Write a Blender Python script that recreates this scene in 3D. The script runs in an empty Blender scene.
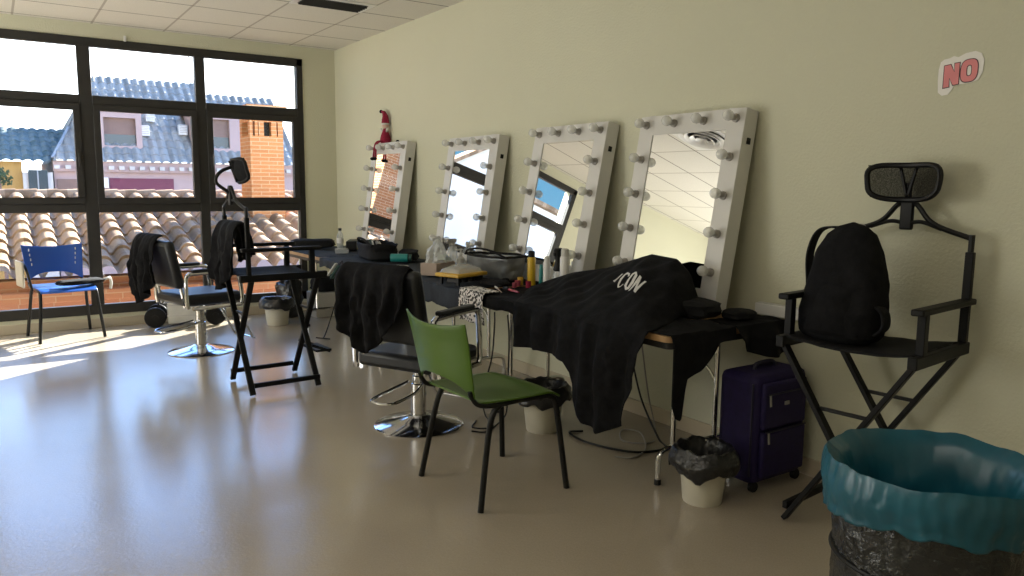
import bpy, math, random
import numpy as np
from mathutils import Vector, Matrix, noise
random.seed(7)
PI = math.pi
R = math.radians
scene = bpy.context.scene
col = scene.collection

# ------------------------------------------------------------------ geometry
class MB:
    """collects shapes; build() links them as ONE mesh object"""
    def __init__(s): s.v = []; s.f = []
    def add(s, vs, fs):
        o = len(s.v); s.v += [tuple(v) for v in vs]; s.f += [tuple(i + o for i in f) for f in fs]; return s
    def box(s, c, d, rot=None):
        c = Vector(c); h = Vector(d) / 2
        P = [Vector((x * h.x, y * h.y, z * h.z)) for x in (-1, 1) for y in (-1, 1) for z in (-1, 1)]
        if rot is not None:
            M = Matrix.Rotation(rot, 3, 'Z') if isinstance(rot, (int, float)) else rot
            P = [M @ p for p in P]
        return s.add([c + p for p in P], [(0, 1, 3, 2), (4, 6, 7, 5), (0, 4, 5, 1), (2, 3, 7, 6), (0, 2, 6, 4), (1, 5, 7, 3)])
    def bx(s, x0, x1, y0, y1, z0, z1):
        return s.box(((x0 + x1) / 2, (y0 + y1) / 2, (z0 + z1) / 2), (x1 - x0, y1 - y0, z1 - z0))
    def bar(s, p, q, w, h, up=(0, 0, 1)):
        p = Vector(p); q = Vector(q); d = (q - p); L = d.length; d.normalize()
        up = Vector(up); side = d.cross(up)
        if side.length < 1e-4: side = d.cross(Vector((0, 1, 0)))
        side.normalize(); u = side.cross(d)
        M = Matrix((d, side, u)).transposed()
        return s.box((p + q) / 2, (L, w, h), M)
    def tube(s, pts, r, n=8, closed=False, caps=True):
        pts = [Vector(p) for p in pts]; m = len(pts)
        rr = r if isinstance(r, (list, tuple)) else [r] * m
        rings = []; nrm = None
        for i in range(m):
            if closed: t = pts[(i + 1) % m] - pts[i - 1]
            else: t = pts[min(i + 1, m - 1)] - pts[max(i - 1, 0)]
            t.normalize()
            if nrm is None:
                a = Vector((0, 0, 1)) if abs(t.z) < .9 else Vector((1, 0, 0))
                nrm = t.cross(a).normalized()
            else:
                nrm = nrm - t * nrm.dot(t)
                nrm = nrm.normalized() if nrm.length > 1e-6 else t.orthogonal().normalized()
            b = t.cross(nrm)
            rings.append([pts[i] + (nrm * math.cos(2 * PI * k / n) + b * math.sin(2 * PI * k / n)) * rr[i] for k in range(n)])
        vs = [v for ring in rings for v in ring]; fs = []
        for i in range(m if closed else m - 1):
            j = (i + 1) % m
            for k in range(n): fs.append((i * n + k, i * n + (k + 1) % n, j * n + (k + 1) % n, j * n + k))
        if caps and not closed:
            fs.append(tuple(range(n - 1, -1, -1))); fs.append(tuple((m - 1) * n + k for k in range(n)))
        return s.add(vs, fs)
    def lathe(s, prof, c=(0, 0, 0), n=24, M=None, sx=1, sy=1, top=True):
        c = Vector(c); vs = []; fs = []
        for r, z in prof:
            for k in range(n):
                a = 2 * PI * k / n; p = Vector((r * math.cos(a) * sx, r * math.sin(a) * sy, z))
                vs.append(c + (M @ p if M is not None else p))
        for i in range(len(prof) - 1):
            for k in range(n): fs.append((i * n + k, i * n + (k + 1) % n, (i + 1) * n + (k + 1) % n, (i + 1) * n + k))
        if prof[0][0] > 1e-5: fs.append(tuple(range(n - 1, -1, -1)))
        if top and prof[-1][0] > 1e-5: fs.append(tuple((len(prof) - 1) * n + k for k in range(n)))
        return s.add(vs, fs)
    def grid(s, fn, nu, nv, closeu=False):
        vs = [fn(i / nu, j / nv) for j in range(nv + 1) for i in range(nu if closeu else nu + 1)]
        w = nu if closeu else nu + 1; fs = []
        for j in range(nv):
            for i in range(nu):
                fs.append((j * w + i, j * w + (i + 1) % w, (j + 1) * w + (i + 1) % w, (j + 1) * w + i))
        return s.add(vs, fs)
    def ball(s, c, r, n=14, sc=(1, 1, 1)):
        c = Vector(c); m = n // 2
        def fn(u, v):
            a = 2 * PI * u; b = PI * v
            return c + Vector((math.cos(a) * math.sin(b) * sc[0], math.sin(a) * math.sin(b) * sc[1], -math.cos(b) * sc[2])) * r
        return s.grid(fn, n, m, closeu=True)
    def prism(s, poly, mp, h):
        """2-D polygon -> slab; mp(a, b, t) maps to 3-D for t in 0..h"""
        n = len(poly)
        vs = [mp(a, b, 0) for a, b in poly] + [mp(a, b, h) for a, b in poly]
        fs = [tuple(range(n - 1, -1, -1)), tuple(range(n, 2 * n))] + [(i, (i + 1) % n, n + (i + 1) % n, n + i) for i in range(n)]
        return s.add(vs, fs)
    def build(s, name, m, parent=None, bevel=0, solid=0, sub=0, sharp=35, off=0):
        me = bpy.data.meshes.new(name); me.from_pydata(s.v, [], s.f); me.validate()
        import bmesh
        b = bmesh.new(); b.from_mesh(me); bmesh.ops.remove_doubles(b, verts=b.verts, dist=1e-5)
        bmesh.ops.recalc_face_normals(b, faces=b.faces); b.to_mesh(me); b.free()
        me.shade_smooth(); me.set_sharp_from_angle(angle=R(sharp))
        me.materials.append(m)
        o = bpy.data.objects.new(name, me); col.objects.link(o)
        if parent: o.parent = parent
        if solid:
            d = o.modifiers.new('solid', 'SOLIDIFY'); d.thickness = solid; d.offset = off
        if bevel:
            d = o.modifiers.new('bevel', 'BEVEL'); d.width = bevel; d.segments = 2; d.limit_method = 'ANGLE'; d.angle_limit = R(40)
        if sub:
            d = o.modifiers.new('sub', 'SUBSURF'); d.levels = sub; d.render_levels = sub
        return o

def thing(name, label, cat, loc=(0, 0, 0), rz=0, group=None):
    o = bpy.data.objects.new(name, None); col.objects.link(o); o.empty_display_size = .1
    o.location = loc; o.rotation_euler = (0, 0, rz); o['label'] = label; o['category'] = cat
    if group: o['group'] = group
    return o
def tag(o, label, cat, group=None, kind=None):
    o['label'] = label; o['category'] = cat
    if group: o['group'] = group
    if kind: o['kind'] = kind
    return o
def struct(o, kind='structure'): o['kind'] = kind; return o
def copy_tree(o, parent=None):
    c = o.copy(); col.objects.link(c)
    if parent is not None:
        c.parent = parent
    for ch in list(o.children): copy_tree(ch, c)
    return c
def fbm(x, y, z=0.0, o=3): return noise.fractal(Vector((x, y, z)), 1.0, 2.0, o)
def spline(pts, n=8):
    """Catmull-Rom through 3-D points"""
    P = [Vector(p) for p in pts]; P = [P[0] * 2 - P[1]] + P + [P[-1] * 2 - P[-2]]; out = []
    for i in range(1, len(P) - 2):
        for k in range(n):
            t = k / n; a, b, c, d = P[i - 1:i + 3]
            out.append(.5 * ((2 * b) + (c - a) * t + (2 * a - 5 * b + 4 * c - d) * t * t + (3 * b - a - 3 * c + d) * t ** 3))
    out.append(P[-2]); return out
def interp(x, xs, ys):
    return float(np.interp(x, xs, ys))

# ------------------------------------------------------------------ materials
def nodes(name):
    m = bpy.data.materials.new(name); m.use_nodes = True; t = m.node_tree
    return m, t, t.nodes['Principled BSDF']
def mat(name, c, rough=.5, metal=0, var=.08, scale=12, bump=0, bscale=60, spec=.5, coat=0, trans=0, alpha=1, emit=None, sheen=0):
    m, t, b = nodes(name)
    b.inputs['Roughness'].default_value = rough; b.inputs['Metallic'].default_value = metal
    b.inputs['Specular IOR Level'].default_value = spec; b.inputs['Coat Weight'].default_value = coat
    b.inputs['Transmission Weight'].default_value = trans; b.inputs['Alpha'].default_value = alpha
    b.inputs['Sheen Weight'].default_value = sheen
    tc = t.nodes.new('ShaderNodeTexCoord')
    n = t.nodes.new('ShaderNodeTexNoise'); n.inputs['Scale'].default_value = scale; n.inputs['Detail'].default_value = 4
    t.links.new(tc.outputs['Object'], n.inputs['Vector'])
    r = t.nodes.new('ShaderNodeValToRGB'); r.color_ramp.elements[0].position = .3; r.color_ramp.elements[1].position = .7
    for e, k in zip(r.color_ramp.elements, (1 - var, 1 + var)): e.color = (*[min(1, x * k) for x in c], 1)
    t.links.new(n.outputs['Fac'], r.inputs['Fac']); t.links.new(r.outputs['Color'], b.inputs['Base Color'])
    if bump:
        n2 = t.nodes.new('ShaderNodeTexNoise'); n2.inputs['Scale'].default_value = bscale; n2.inputs['Detail'].default_value = 3
        t.links.new(tc.outputs['Object'], n2.inputs['Vector'])
        bp = t.nodes.new('ShaderNodeBump'); bp.inputs['Strength'].default_value = bump; bp.inputs['Distance'].default_value = .01
        t.links.new(n2.outputs['Fac'], bp.inputs['Height']); t.links.new(bp.outputs['Normal'], b.inputs['Normal'])
    return m

def math_node(t, op, a, bval=None, clamp=False):
    n = t.nodes.new('ShaderNodeMath'); n.operation = op; n.use_clamp = clamp
    for i, v in enumerate((a, bval)):
        if v is None: continue
        if isinstance(v, (int, float)): n.inputs[i].default_value = v
        else: t.links.new(v, n.inputs[i])
    return n.outputs[0]

def wall_mat():
    m, t, b = nodes('wall_paint')
    tc = t.nodes.new('ShaderNodeTexCoord')
    n = t.nodes.new('ShaderNodeTexNoise'); n.inputs['Scale'].default_value = 1.3; n.inputs['Detail'].default_value = 3
    t.links.new(tc.outputs['Object'], n.inputs['Vector'])
    r = t.nodes.new('ShaderNodeValToRGB')
    r.color_ramp.elements[0].color = (.595, .585, .44, 1); r.color_ramp.elements[1].color = (.65, .638, .49, 1)
    t.links.new(n.outputs['Fac'], r.inputs['Fac']); t.links.new(r.outputs['Color'], b.inputs['Base Color'])
    b.inputs['Roughness'].default_value = .75; b.inputs['Specular IOR Level'].default_value = .25
    v = t.nodes.new('ShaderNodeTexNoise'); v.inputs['Scale'].default_value = 75; v.inputs['Detail'].default_value = 2
    t.links.new(tc.outputs['Object'], v.inputs['Vector'])
    bp = t.nodes.new('ShaderNodeBump'); bp.inputs['Strength'].default_value = .55; bp.inputs['Distance'].default_value = .006
    t.links.new(v.outputs['Fac'], bp.inputs['Height']); t.links.new(bp.outputs['Normal'], b.inputs['Normal'])
    return m
def floor_mat():
    m, t, b = nodes('floor_terrazzo')
    tc = t.nodes.new('ShaderNodeTexCoord')
    n = t.nodes.new('ShaderNodeTexNoise'); n.inputs['Scale'].default_value = 160; n.inputs['Detail'].default_value = 5
    n2 = t.nodes.new('ShaderNodeTexNoise'); n2.inputs['Scale'].default_value = 1.6; n2.inputs['Detail'].default_value = 4
    for k in (n, n2): t.links.new(tc.outputs['Object'], k.inputs['Vector'])
    r = t.nodes.new('ShaderNodeValToRGB')
    r.color_ramp.elements[0].position = .35; r.color_ramp.elements[1].position = .7
    r.color_ramp.elements[0].color = (.365, .308, .232, 1); r.color_ramp.elements[1].color = (.45, .388, .30, 1)
    mx = math_node(t, 'ADD', math_node(t, 'MULTIPLY', n.outputs['Fac'], .6), math_node(t, 'MULTIPLY', n2.outputs['Fac'], .4))
    t.links.new(mx, r.inputs['Fac']); t.links.new(r.outputs['Color'], b.inputs['Base Color'])
    rr = t.nodes.new('ShaderNodeMapRange'); rr.inputs[3].default_value = .14; rr.inputs[4].default_value = .24
    t.links.new(n2.outputs['Fac'], rr.inputs[0]); t.links.new(rr.outputs[0], b.inputs['Roughness'])
    b.inputs['Specular IOR Level'].default_value = .90
    n3 = t.nodes.new('ShaderNodeTexNoise'); n3.inputs['Scale'].default_value = 60; n3.inputs['Detail'].default_value = 6
    t.links.new(tc.outputs['Object'], n3.inputs['Vector'])
    bp = t.nodes.new('ShaderNodeBump'); bp.inputs['Strength'].default_value = .10; bp.inputs['Distance'].default_value = .008
    t.links.new(n3.outputs['Fac'], bp.inputs['Height']); t.links.new(bp.outputs['Normal'], b.inputs['Normal'])
    return m
def ceiling_mat():
    m, t, b = nodes('ceiling_tiles')
    tc = t.nodes.new('ShaderNodeTexCoord'); sp = t.nodes.new('ShaderNodeSeparateXYZ'); t.links.new(tc.outputs['Object'], sp.inputs[0])
    def line(sock, off, w):
        f = math_node(t, 'FRACT', math_node(t, 'DIVIDE', math_node(t, 'ADD', sock, off), .6))
        d = math_node(t, 'ABSOLUTE', math_node(t, 'SUBTRACT', f, .5))
        return math_node(t, 'GREATER_THAN', d, .5 - w / 1.2)
    lx = line(sp.outputs[0], .485 + 60, .018)     # rails running along y
    ly = line(sp.outputs[1], .0836 + 60, .016)    # rails running along x
    n = t.nodes.new('ShaderNodeTexNoise'); n.inputs['Scale'].default_value = 220; n.inputs['Detail'].default_value = 2
    t.links.new(tc.outputs['Object'], n.inputs['Vector'])
    r = t.nodes.new('ShaderNodeValToRGB'); r.color_ramp.elements[0].position = .3; r.color_ramp.elements[1].position = .6
    r.color_ramp.elements[0].color = (.66, .635, .57, 1); r.color_ramp.elements[1].color = (.74, .715, .645, 1)
    t.links.new(n.outputs['Fac'], r.inputs['Fac'])
    m1 = t.nodes.new('ShaderNodeMix'); m1.data_type = 'RGBA'; m1.inputs[7].default_value = (.47, .44, .38, 1)
    t.links.new(lx, m1.inputs[0]); t.links.new(r.outputs['Color'], m1.inputs[6])
    m2 = t.nodes.new('ShaderNodeMix'); m2.data_type = 'RGBA'; m2.inputs[7].default_value = (.22, .205, .17, 1)
    t.links.new(ly, m2.inputs[0]); t.links.new(m1.outputs[2], m2.inputs[6]); t.links.new(m2.outputs[2], b.inputs['Base Color'])
    b.inputs['Roughness'].default_value = .9; b.inputs['Specular IOR Level'].default_value = .1
    bp = t.nodes.new('ShaderNodeBump'); bp.inputs['Strength'].default_value = .2; bp.inputs['Distance'].default_value = .004
    t.links.new(n.outputs['Fac'], bp.inputs['Height']); t.links.new(bp.outputs['Normal'], b.inputs['Normal'])
    return m
def pane_mat():
    m = bpy.data.materials.new('window_glass'); m.use_nodes = True; t = m.node_tree; t.nodes.clear()
    o = t.nodes.new('ShaderNodeOutputMaterial'); mx = t.nodes.new('ShaderNodeMixShader'); a = t.nodes.new('ShaderNodeBsdfTransparent')
    g = t.nodes.new('ShaderNodeBsdfGlossy'); g.inputs['Roughness'].default_value = .02; a.inputs[0].default_value = (.97, .985, .98, 1)
    f = t.nodes.new('ShaderNodeLayerWeight'); f.inputs[0].default_value = .5
    k = math_node(t, 'ADD', math_node(t, 'MULTIPLY', math_node(t, 'POWER', f.outputs['Facing'], 5.0), .4), .025)
    t.links.new(k, mx.inputs[0]); t.links.new(a.outputs[0], mx.inputs[1]); t.links.new(g.outputs[0], mx.inputs[2]); t.links.new(mx.outputs[0], o.inputs[0])
    return m
def clear_mat(name, tint=(.9, .92, .92), fac=.25, rough=.05):
    m = bpy.data.materials.new(name); m.use_nodes = True; t = m.node_tree; t.nodes.clear()
    o = t.nodes.new('ShaderNodeOutputMaterial'); mx = t.nodes.new('ShaderNodeMixShader'); a = t.nodes.new('ShaderNodeBsdfTransparent')
    g = t.nodes.new('ShaderNodeBsdfPrincipled'); g.inputs['Roughness'].default_value = rough; g.inputs['Base Color'].default_value = (*tint, 1)
    n = t.nodes.new('ShaderNodeTexNoise'); n.inputs['Scale'].default_value = 30
    mr = t.nodes.new('ShaderNodeMapRange'); mr.inputs[3].default_value = max(0, fac - .08); mr.inputs[4].default_value = fac + .08
    t.links.new(n.outputs['Fac'], mr.inputs[0]); t.links.new(mr.outputs[0], mx.inputs[0])
    a.inputs[0].default_value = (.95, .96, .96, 1)
    t.links.new(a.outputs[0], mx.inputs[1]); t.links.new(g.outputs[0], mx.inputs[2]); t.links.new(mx.outputs[0], o.inputs[0])
    return m
def tile_mat(name, c0, c1, px, py, xs=1.0, rough=.85):
    """each clay tile gets its own tone: white noise of the snapped position"""
    m, t, b = nodes(name)
    tc = t.nodes.new('ShaderNodeTexCoord'); sp = t.nodes.new('ShaderNodeSeparateXYZ'); t.links.new(tc.outputs['Object'], sp.inputs[0])
    fx = math_node(t, 'FLOOR', math_node(t, 'DIVIDE', math_node(t, 'ADD', sp.outputs[0], 0), px / 2))
    fy = math_node(t, 'FLOOR', math_node(t, 'DIVIDE', math_node(t, 'ADD', sp.outputs[1], 0), py))
    cb = t.nodes.new('ShaderNodeCombineXYZ'); t.links.new(fx, cb.inputs[0]); t.links.new(fy, cb.inputs[1])
    w = t.nodes.new('ShaderNodeTexWhiteNoise'); w.noise_dimensions = '3D'; t.links.new(cb.outputs[0], w.inputs['Vector'])
    n = t.nodes.new('ShaderNodeTexNoise'); n.inputs['Scale'].default_value = 9; n.inputs['Detail'].default_value = 5
    t.links.new(tc.outputs['Object'], n.inputs['Vector'])
    k = math_node(t, 'ADD', math_node(t, 'MULTIPLY', w.outputs['Value'], .5), math_node(t, 'MULTIPLY', n.outputs['Fac'], .5))
    r = t.nodes.new('ShaderNodeValToRGB'); r.color_ramp.elements[0].position = .2; r.color_ramp.elements[1].position = .8
    r.color_ramp.elements[0].color = (*c0, 1); r.color_ramp.elements[1].color = (*c1, 1)
    t.links.new(k, r.inputs['Fac']); t.links.new(r.outputs['Color'], b.inputs['Base Color'])
    b.inputs['Roughness'].default_value = rough; b.inputs['Specular IOR Level'].default_value = .2
    return m
def brick_mat(name, c0, c1, mortar, w=.24, h=.062, axis='XZ', mort=.012):
    m, t, b = nodes(name)
    tc = t.nodes.new('ShaderNodeTexCoord'); sp = t.nodes.new('ShaderNodeSeparateXYZ'); t.links.new(tc.outputs['Object'], sp.inputs[0])
    cb = t.nodes.new('ShaderNodeCombineXYZ')
    t.links.new(math_node(t, 'ADD', sp.outputs[0], sp.outputs[1]), cb.inputs[0]); t.links.new(sp.outputs[2], cb.inputs[1])
    br = t.nodes.new('ShaderNodeTexBrick'); t.links.new(cb.outputs[0], br.inputs['Vector'])
    br.inputs['Scale'].default_value = 1; br.inputs['Brick Width'].default_value = w; br.inputs['Row Height'].default_value = h
    br.inputs['Mortar Size'].default_value = mort; br.inputs['Mortar Smooth'].default_value = .2
    br.inputs['Color1'].default_value = (*c0, 1); br.inputs['Color2'].default_value = (*c1, 1); br.inputs['Mortar'].default_value = (*mortar, 1)
    t.links.new(br.outputs['Color'], b.inputs['Base Color']); b.inputs['Roughness'].default_value = .9
    b.inputs['Specular IOR Level'].default_value = .15
    bp = t.nodes.new('ShaderNodeBump'); bp.invert = True; bp.inputs['Strength'].default_value = .5; bp.inputs['Distance'].default_value = .01
    t.links.new(br.outputs['Fac'], bp.inputs['Height']); t.links.new(bp.outputs['Normal'], b.inputs['Normal'])
    return m
def leopard_mat():
    m, t, b = nodes('leopard_cloth')
    tc = t.nodes.new('ShaderNodeTexCoord')
    v = t.nodes.new('ShaderNodeTexVoronoi'); v.inputs['Scale'].default_value = 55; v.inputs['Randomness'].default_value = .8
    n = t.nodes.new('ShaderNodeTexNoise'); n.inputs['Scale'].default_value = 70
    t.links.new(tc.outputs['Object'], v.inputs['Vector']); t.links.new(tc.outputs['Object'], n.inputs['Vector'])
    k = math_node(t, 'ADD', v.outputs['Distance'], math_node(t, 'MULTIPLY', math_node(t, 'SUBTRACT', n.outputs['Fac'], .5), .5))
    r = t.nodes.new('ShaderNodeValToRGB'); r.color_ramp.interpolation = 'CONSTANT'
    e = r.color_ramp.elements; e[0].color = (.62, .55, .48, 1); e[0].position = 0; e[1].position = .12; e[1].color = (.02, .018, .018, 1)
    x = e.new(.47); x.color = (.72, .68, .64, 1)
    t.links.new(k, r.inputs['Fac']); t.links.new(r.outputs['Color'], b.inputs['Base Color']); b.inputs['Roughness'].default_value = .9
    return m
def mesh_fabric_mat():
    m = bpy.data.materials.new('mesh_fabric'); m.use_nodes = True; t = m.node_tree; b = t.nodes['Principled BSDF']
    b.inputs['Base Color'].default_value = (.005, .005, .0055, 1); b.inputs['Roughness'].default_value = .9; b.inputs['Specular IOR Level'].default_value = .1
    tc = t.nodes.new('ShaderNodeTexCoord')
    v = t.nodes.new('ShaderNodeTexVoronoi'); v.inputs['Scale'].default_value = 320; t.links.new(tc.outputs['Object'], v.inputs['Vector'])
    mr = t.nodes.new('ShaderNodeMapRange'); mr.inputs[1].default_value = .2; mr.inputs[2].default_value = .5; mr.inputs[3].default_value = .65; mr.inputs[4].default_value = .9
    t.links.new(v.outputs['Distance'], mr.inputs[0]); t.links.new(mr.outputs[0], b.inputs['Alpha'])
    return m

M = {}
M['wall'] = wall_mat(); M['floor'] = floor_mat(); M['ceil'] = ceiling_mat(); M['pane'] = pane_mat()
M['skirt'] = mat('baseboard_tile', (.52, .45, .33), .35, var=.06, scale=3)
M['frame'] = mat('dark_aluminium', (.027, .0255, .0235), .5, var=.1, spec=.35)
M['black_paint'] = mat('black_painted_wood', (.005, .005, .0055), .5, var=.2, spec=.22)
M['black_plastic'] = mat('black_plastic', (.006, .006, .0065), .45, var=.15, spec=.25)
M['black_cloth'] = mat('black_cloth', (.0085, .0085, .0095), .95, var=.35, scale=25, bump=.25, bscale=90, spec=.15)
M['black_canvas'] = mat('black_canvas', (.012, .012, .013), .85, var=.2, scale=60, bump=.2, bscale=300, spec=.2)
M['black_leather'] = mat('black_leatherette', (.010, .011, .013), .42, var=.15, scale=6, bump=.06, bscale=180, spec=.4)
M['black_metal'] = mat('black_metal', (.006, .006, .006), .4, var=.15, spec=.3)
M['black_bag'] = mat('black_bin_bag', (.010, .010, .011), .30, var=.3, scale=9, bump=.9, bscale=24, spec=.6)
M['bark_bag'] = mat('crinkled_black_plastic', (.016, .018, .018), .27, var=.4, scale=9, bump=1.0, bscale=42, spec=.6)
M['blue_bag'] = mat('blue_bin_bag', (.008, .085, .125), .3, var=.25, scale=5, bump=.16, bscale=11, spec=.5)
M['table_cloth'] = mat('dark_blue_cloth', (.022, .027, .036), .8, var=.3, scale=6, bump=.4, bscale=22, spec=.3)
M['wood_edge'] = mat('beech_edge', (.42, .25, .11), .5, var=.15, scale=8)
M['table_top'] = mat('grey_laminate', (.10, .085, .07), .5)
M['chrome'] = mat('chrome', (.66, .66, .67), .12, 1, var=.03)
M['steel'] = mat('brushed_steel', (.5, .5, .5), .3, 1, var=.05)
M['white_lacquer'] = mat('white_lacquer', (.66, .645, .61), .42, var=.03, scale=3)
M['mirror'] = mat('mirror_glass', (.93, .94, .93), .004, 1, var=.004, scale=1)
M['bulb'] = clear_mat('frosted_bulb', (.86, .85, .81), .55, .06)
M['socket'] = mat('bulb_socket', (.34, .32, .29), .4, .2)
M['green'] = mat('green_plastic', (.062, .130, .010), .33, var=.06, scale=3, bump=.05, bscale=260)
M['blue'] = mat('blue_plastic', (.012, .075, .36), .33, var=.06, scale=3, bump=.05, bscale=260)
M['beige'] = mat('beige_board', (.42, .38, .31), .5)
M['grey_white'] = mat('off_white_plastic', (.6, .59, .55), .5)
M['bin_white'] = mat('cream_bin_plastic', (.60, .565, .46), .4, var=.03)
M['purple'] = mat('purple_suitcase_fabric', (.016, .010, .058), .65, var=.15, scale=40, bump=.15, bscale=400, spec=.3)
M['purple_dark'] = mat('dark_purple_trim', (.010, .008, .03), .5)
M['white'] = mat('white_plastic', (.74, .73, .70), .35, var=.03)
M['card'] = mat('pinkish_cardboard', (.44, .35, .29), .8, var=.05)
M['carton'] = mat('pale_carton', (.50, .48, .43), .8, var=.05)
M['tissue'] = clear_mat('crumpled_film', (.82, .84, .84), .55, .3)
M['clear'] = clear_mat('clear_plastic', (.8, .83, .84), .35, .06)
M['yellow'] = mat('yellow_plastic', (.60, .38, .012), .35, var=.05)
M['ochre'] = mat('ochre_plastic', (.55, .33, .03), .4)
M['teal'] = mat('teal_metal', (.015, .21, .20), .3, var=.1)
M['leafgreen'] = mat('light_green_plastic', (.16, .42, .10), .4)
M['red'] = mat('crimson_felt', (.26, .006, .035), .85, var=.15, scale=40, bump=.2)
M['skin'] = mat('doll_skin', (.62, .42, .34), .6)
M['grey_bag'] = mat('grey_sheen_fabric', (.16, .17, .175), .32, .35, var=.25, scale=12, bump=.25, bscale=40)
M['pink'] = mat('pink_red', (.36, .06, .09), .45)
M['leopard'] = leopard_mat(); M['meshfab'] = mesh_fabric_mat()
M['grey_cable'] = mat('grey_cable', (.28, .26, .23), .5)
M['silver_case'] = mat('silver_case', (.55, .55, .53), .45)
M['sticker'] = mat('white_sticker', (.84, .81, .76), .55, var=.02)
M['letter_pink'] = mat('sticker_pink', (.74, .235, .24), .55, var=.05)
M['letter_dark'] = mat('sticker_outline', (.05, .015, .02), .55)
M['print_white'] = mat('white_print', (.62, .61, .58), .7, var=.08, scale=120)
M['dark_green'] = mat('dark_green_sticker', (.01, .05, .04), .5)
# outdoors (kept dark: the sun and sky there are far stronger than the room light)
M['clay'] = tile_mat('clay_roof_tiles', (.19, .115, .065), (.42, .285, .185), .23, .30)
M['slate'] = tile_mat('grey_roof_tiles', (.15, .15, .138), (.275, .265, .24), .24, .34)
M['slate2'] = tile_mat('greenish_roof_tiles', (.075, .11, .105), (.17, .205, .19), .24, .34)
M['ext_pink'] = mat('pink_render', (.36, .265, .25), .9, var=.06, scale=2)
M['ext_pale'] = mat('pale_render', (.44, .42, .39), .9, var=.05, scale=2)
M['ext_white'] = mat('white_render', (.42, .41, .39), .9, var=.05, scale=.6)
M['ext_yellow'] = mat('yellow_render', (.36, .22, .07), .9, var=.06, scale=2)
M['maroon'] = mat('maroon_shutter', (.13, .02, .045), .6)
M['brown_shutter'] = mat('brown_shutter', (.16, .10, .08), .7)
M['dark_glass'] = mat('dark_window_glass', (.03, .05, .06), .15)
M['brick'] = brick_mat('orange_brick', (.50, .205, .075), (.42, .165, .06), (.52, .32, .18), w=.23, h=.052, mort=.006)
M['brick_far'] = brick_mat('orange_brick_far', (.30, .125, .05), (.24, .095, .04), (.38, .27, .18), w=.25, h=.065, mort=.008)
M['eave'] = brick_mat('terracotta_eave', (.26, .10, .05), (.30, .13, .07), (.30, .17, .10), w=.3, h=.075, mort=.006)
M['leaf'] = mat('foliage', (.04, .07, .025), .8, var=.5, scale=15)
M['ac'] = mat('ac_white', (.42, .43, .43), .5)
M['concrete'] = mat('street_ground', (.16, .15, .14), .9)
M['zinc'] = mat('zinc_flashing', (.30, .32, .33), .5)

EXT = {'clay': 1.0, 'slate': 1.25, 'slate2': 1.0, 'ext_pink': 1.05, 'ext_pale': 1.1, 'ext_white': 1.9, 'ext_yellow': 1.0, 'maroon': 1.0, 'brown_shutter': 1.1, 'dark_glass': 1.2,
       'brick': 1.15, 'eave': 1.15, 'leaf': 1.0, 'ac': 1.3, 'concrete': .6, 'zinc': 1.0}
for k_, q_ in EXT.items():
    for n_ in M[k_].node_tree.nodes:
        if n_.type == 'VALTORGB':
            for e_ in n_.color_ramp.elements: e_.color = (*[c_ * q_ for c_ in e_.color[:3]], 1)
        if n_.type == 'TEX_BRICK':
            for i_ in ('Color1', 'Color2', 'Mortar'): n_.inputs[i_].default_value = (*[c_ * q_ for c_ in n_.inputs[i_].default_value[:3]], 1)
# ------------------------------------------------------------------ the room
XL, YB, H, T = -7.2, -10.0, 2.77, .25
WX0, WX1, WZ0, WZ1 = -3.44, -.36, .125, 2.64
struct(MB().bx(XL, 0, YB, 0, -.2, 0).build('floor', M['floor']))
struct(MB().bx(XL, 0, YB, 0, H, H + .2).build('ceiling', M['ceil']))
struct(MB().bx(0, .2, YB, T, -.2, H + .2).build('wall_right', M['wall']))
struct(MB().bx(XL - .2, XL, YB, T, -.2, H + .2).build('wall_left', M['wall']))
struct(MB().bx(XL - .2, .2, YB - .2, YB, -.2, H + .2).build('wall_back', M['wall']))
w = MB()
w.bx(XL, WX0, 0, T, -.2, H + .2).bx(WX1, 0, 0, T, -.2, H + .2).bx(WX0, WX1, 0, T, -.2, WZ0).bx(WX0, WX1, 0, T, WZ1, H + .2)
struct(w.build('wall_window', M['wall']))
struct(MB().bx(-.012, 0, YB, -.012, 0, .085).build('baseboard_right', M['skirt'], bevel=.003))
struct(MB().bx(XL + .012, -.012, -.012, 0, 0, .085).build('baseboard_window', M['skirt'], bevel=.003))
struct(MB().bx(XL, XL + .012, YB, -.012, 0, .085).build('baseboard_left', M['skirt'], bevel=.003))

# window: frame, three sashes in the middle row, nine panes
win = bpy.data.objects.new('window_1', None); col.objects.link(win); win.location = (0, 0, 0); win['kind'] = 'structure'
F0, F1 = -.012, .055
MUL = [(-2.42, -2.315), (-1.42, -1.33)]
f = MB()
f.bx(WX0, WX1, F0, F1, WZ1 - .072, WZ1).bx(WX0, WX1, F0, F1, WZ0, WZ0 + .09)
f.bx(WX0, WX0 + .06, F0, F1, WZ0, WZ1).bx(WX1 - .06, WX1, F0, F1, WZ0, WZ1)
for a, b in MUL: f.bx(a, b, F0, F1, WZ0 + .09, WZ1 - .072)
cols_x = [(WX0 + .06, MUL[0][0]), (MUL[0][1], MUL[1][0]), (MUL[1][1], WX1 - .06)]
for a, b in cols_x:
    f.bx(a, b, F0, F1, 2.055, 2.135).bx(a, b, F0, F1, 1.075, 1.155)
f.build('window_frame', M['frame'], win, bevel=.004)
ROWS = [(.215, 1.075), (1.155, 2.055), (2.135, 2.568)]
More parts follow.
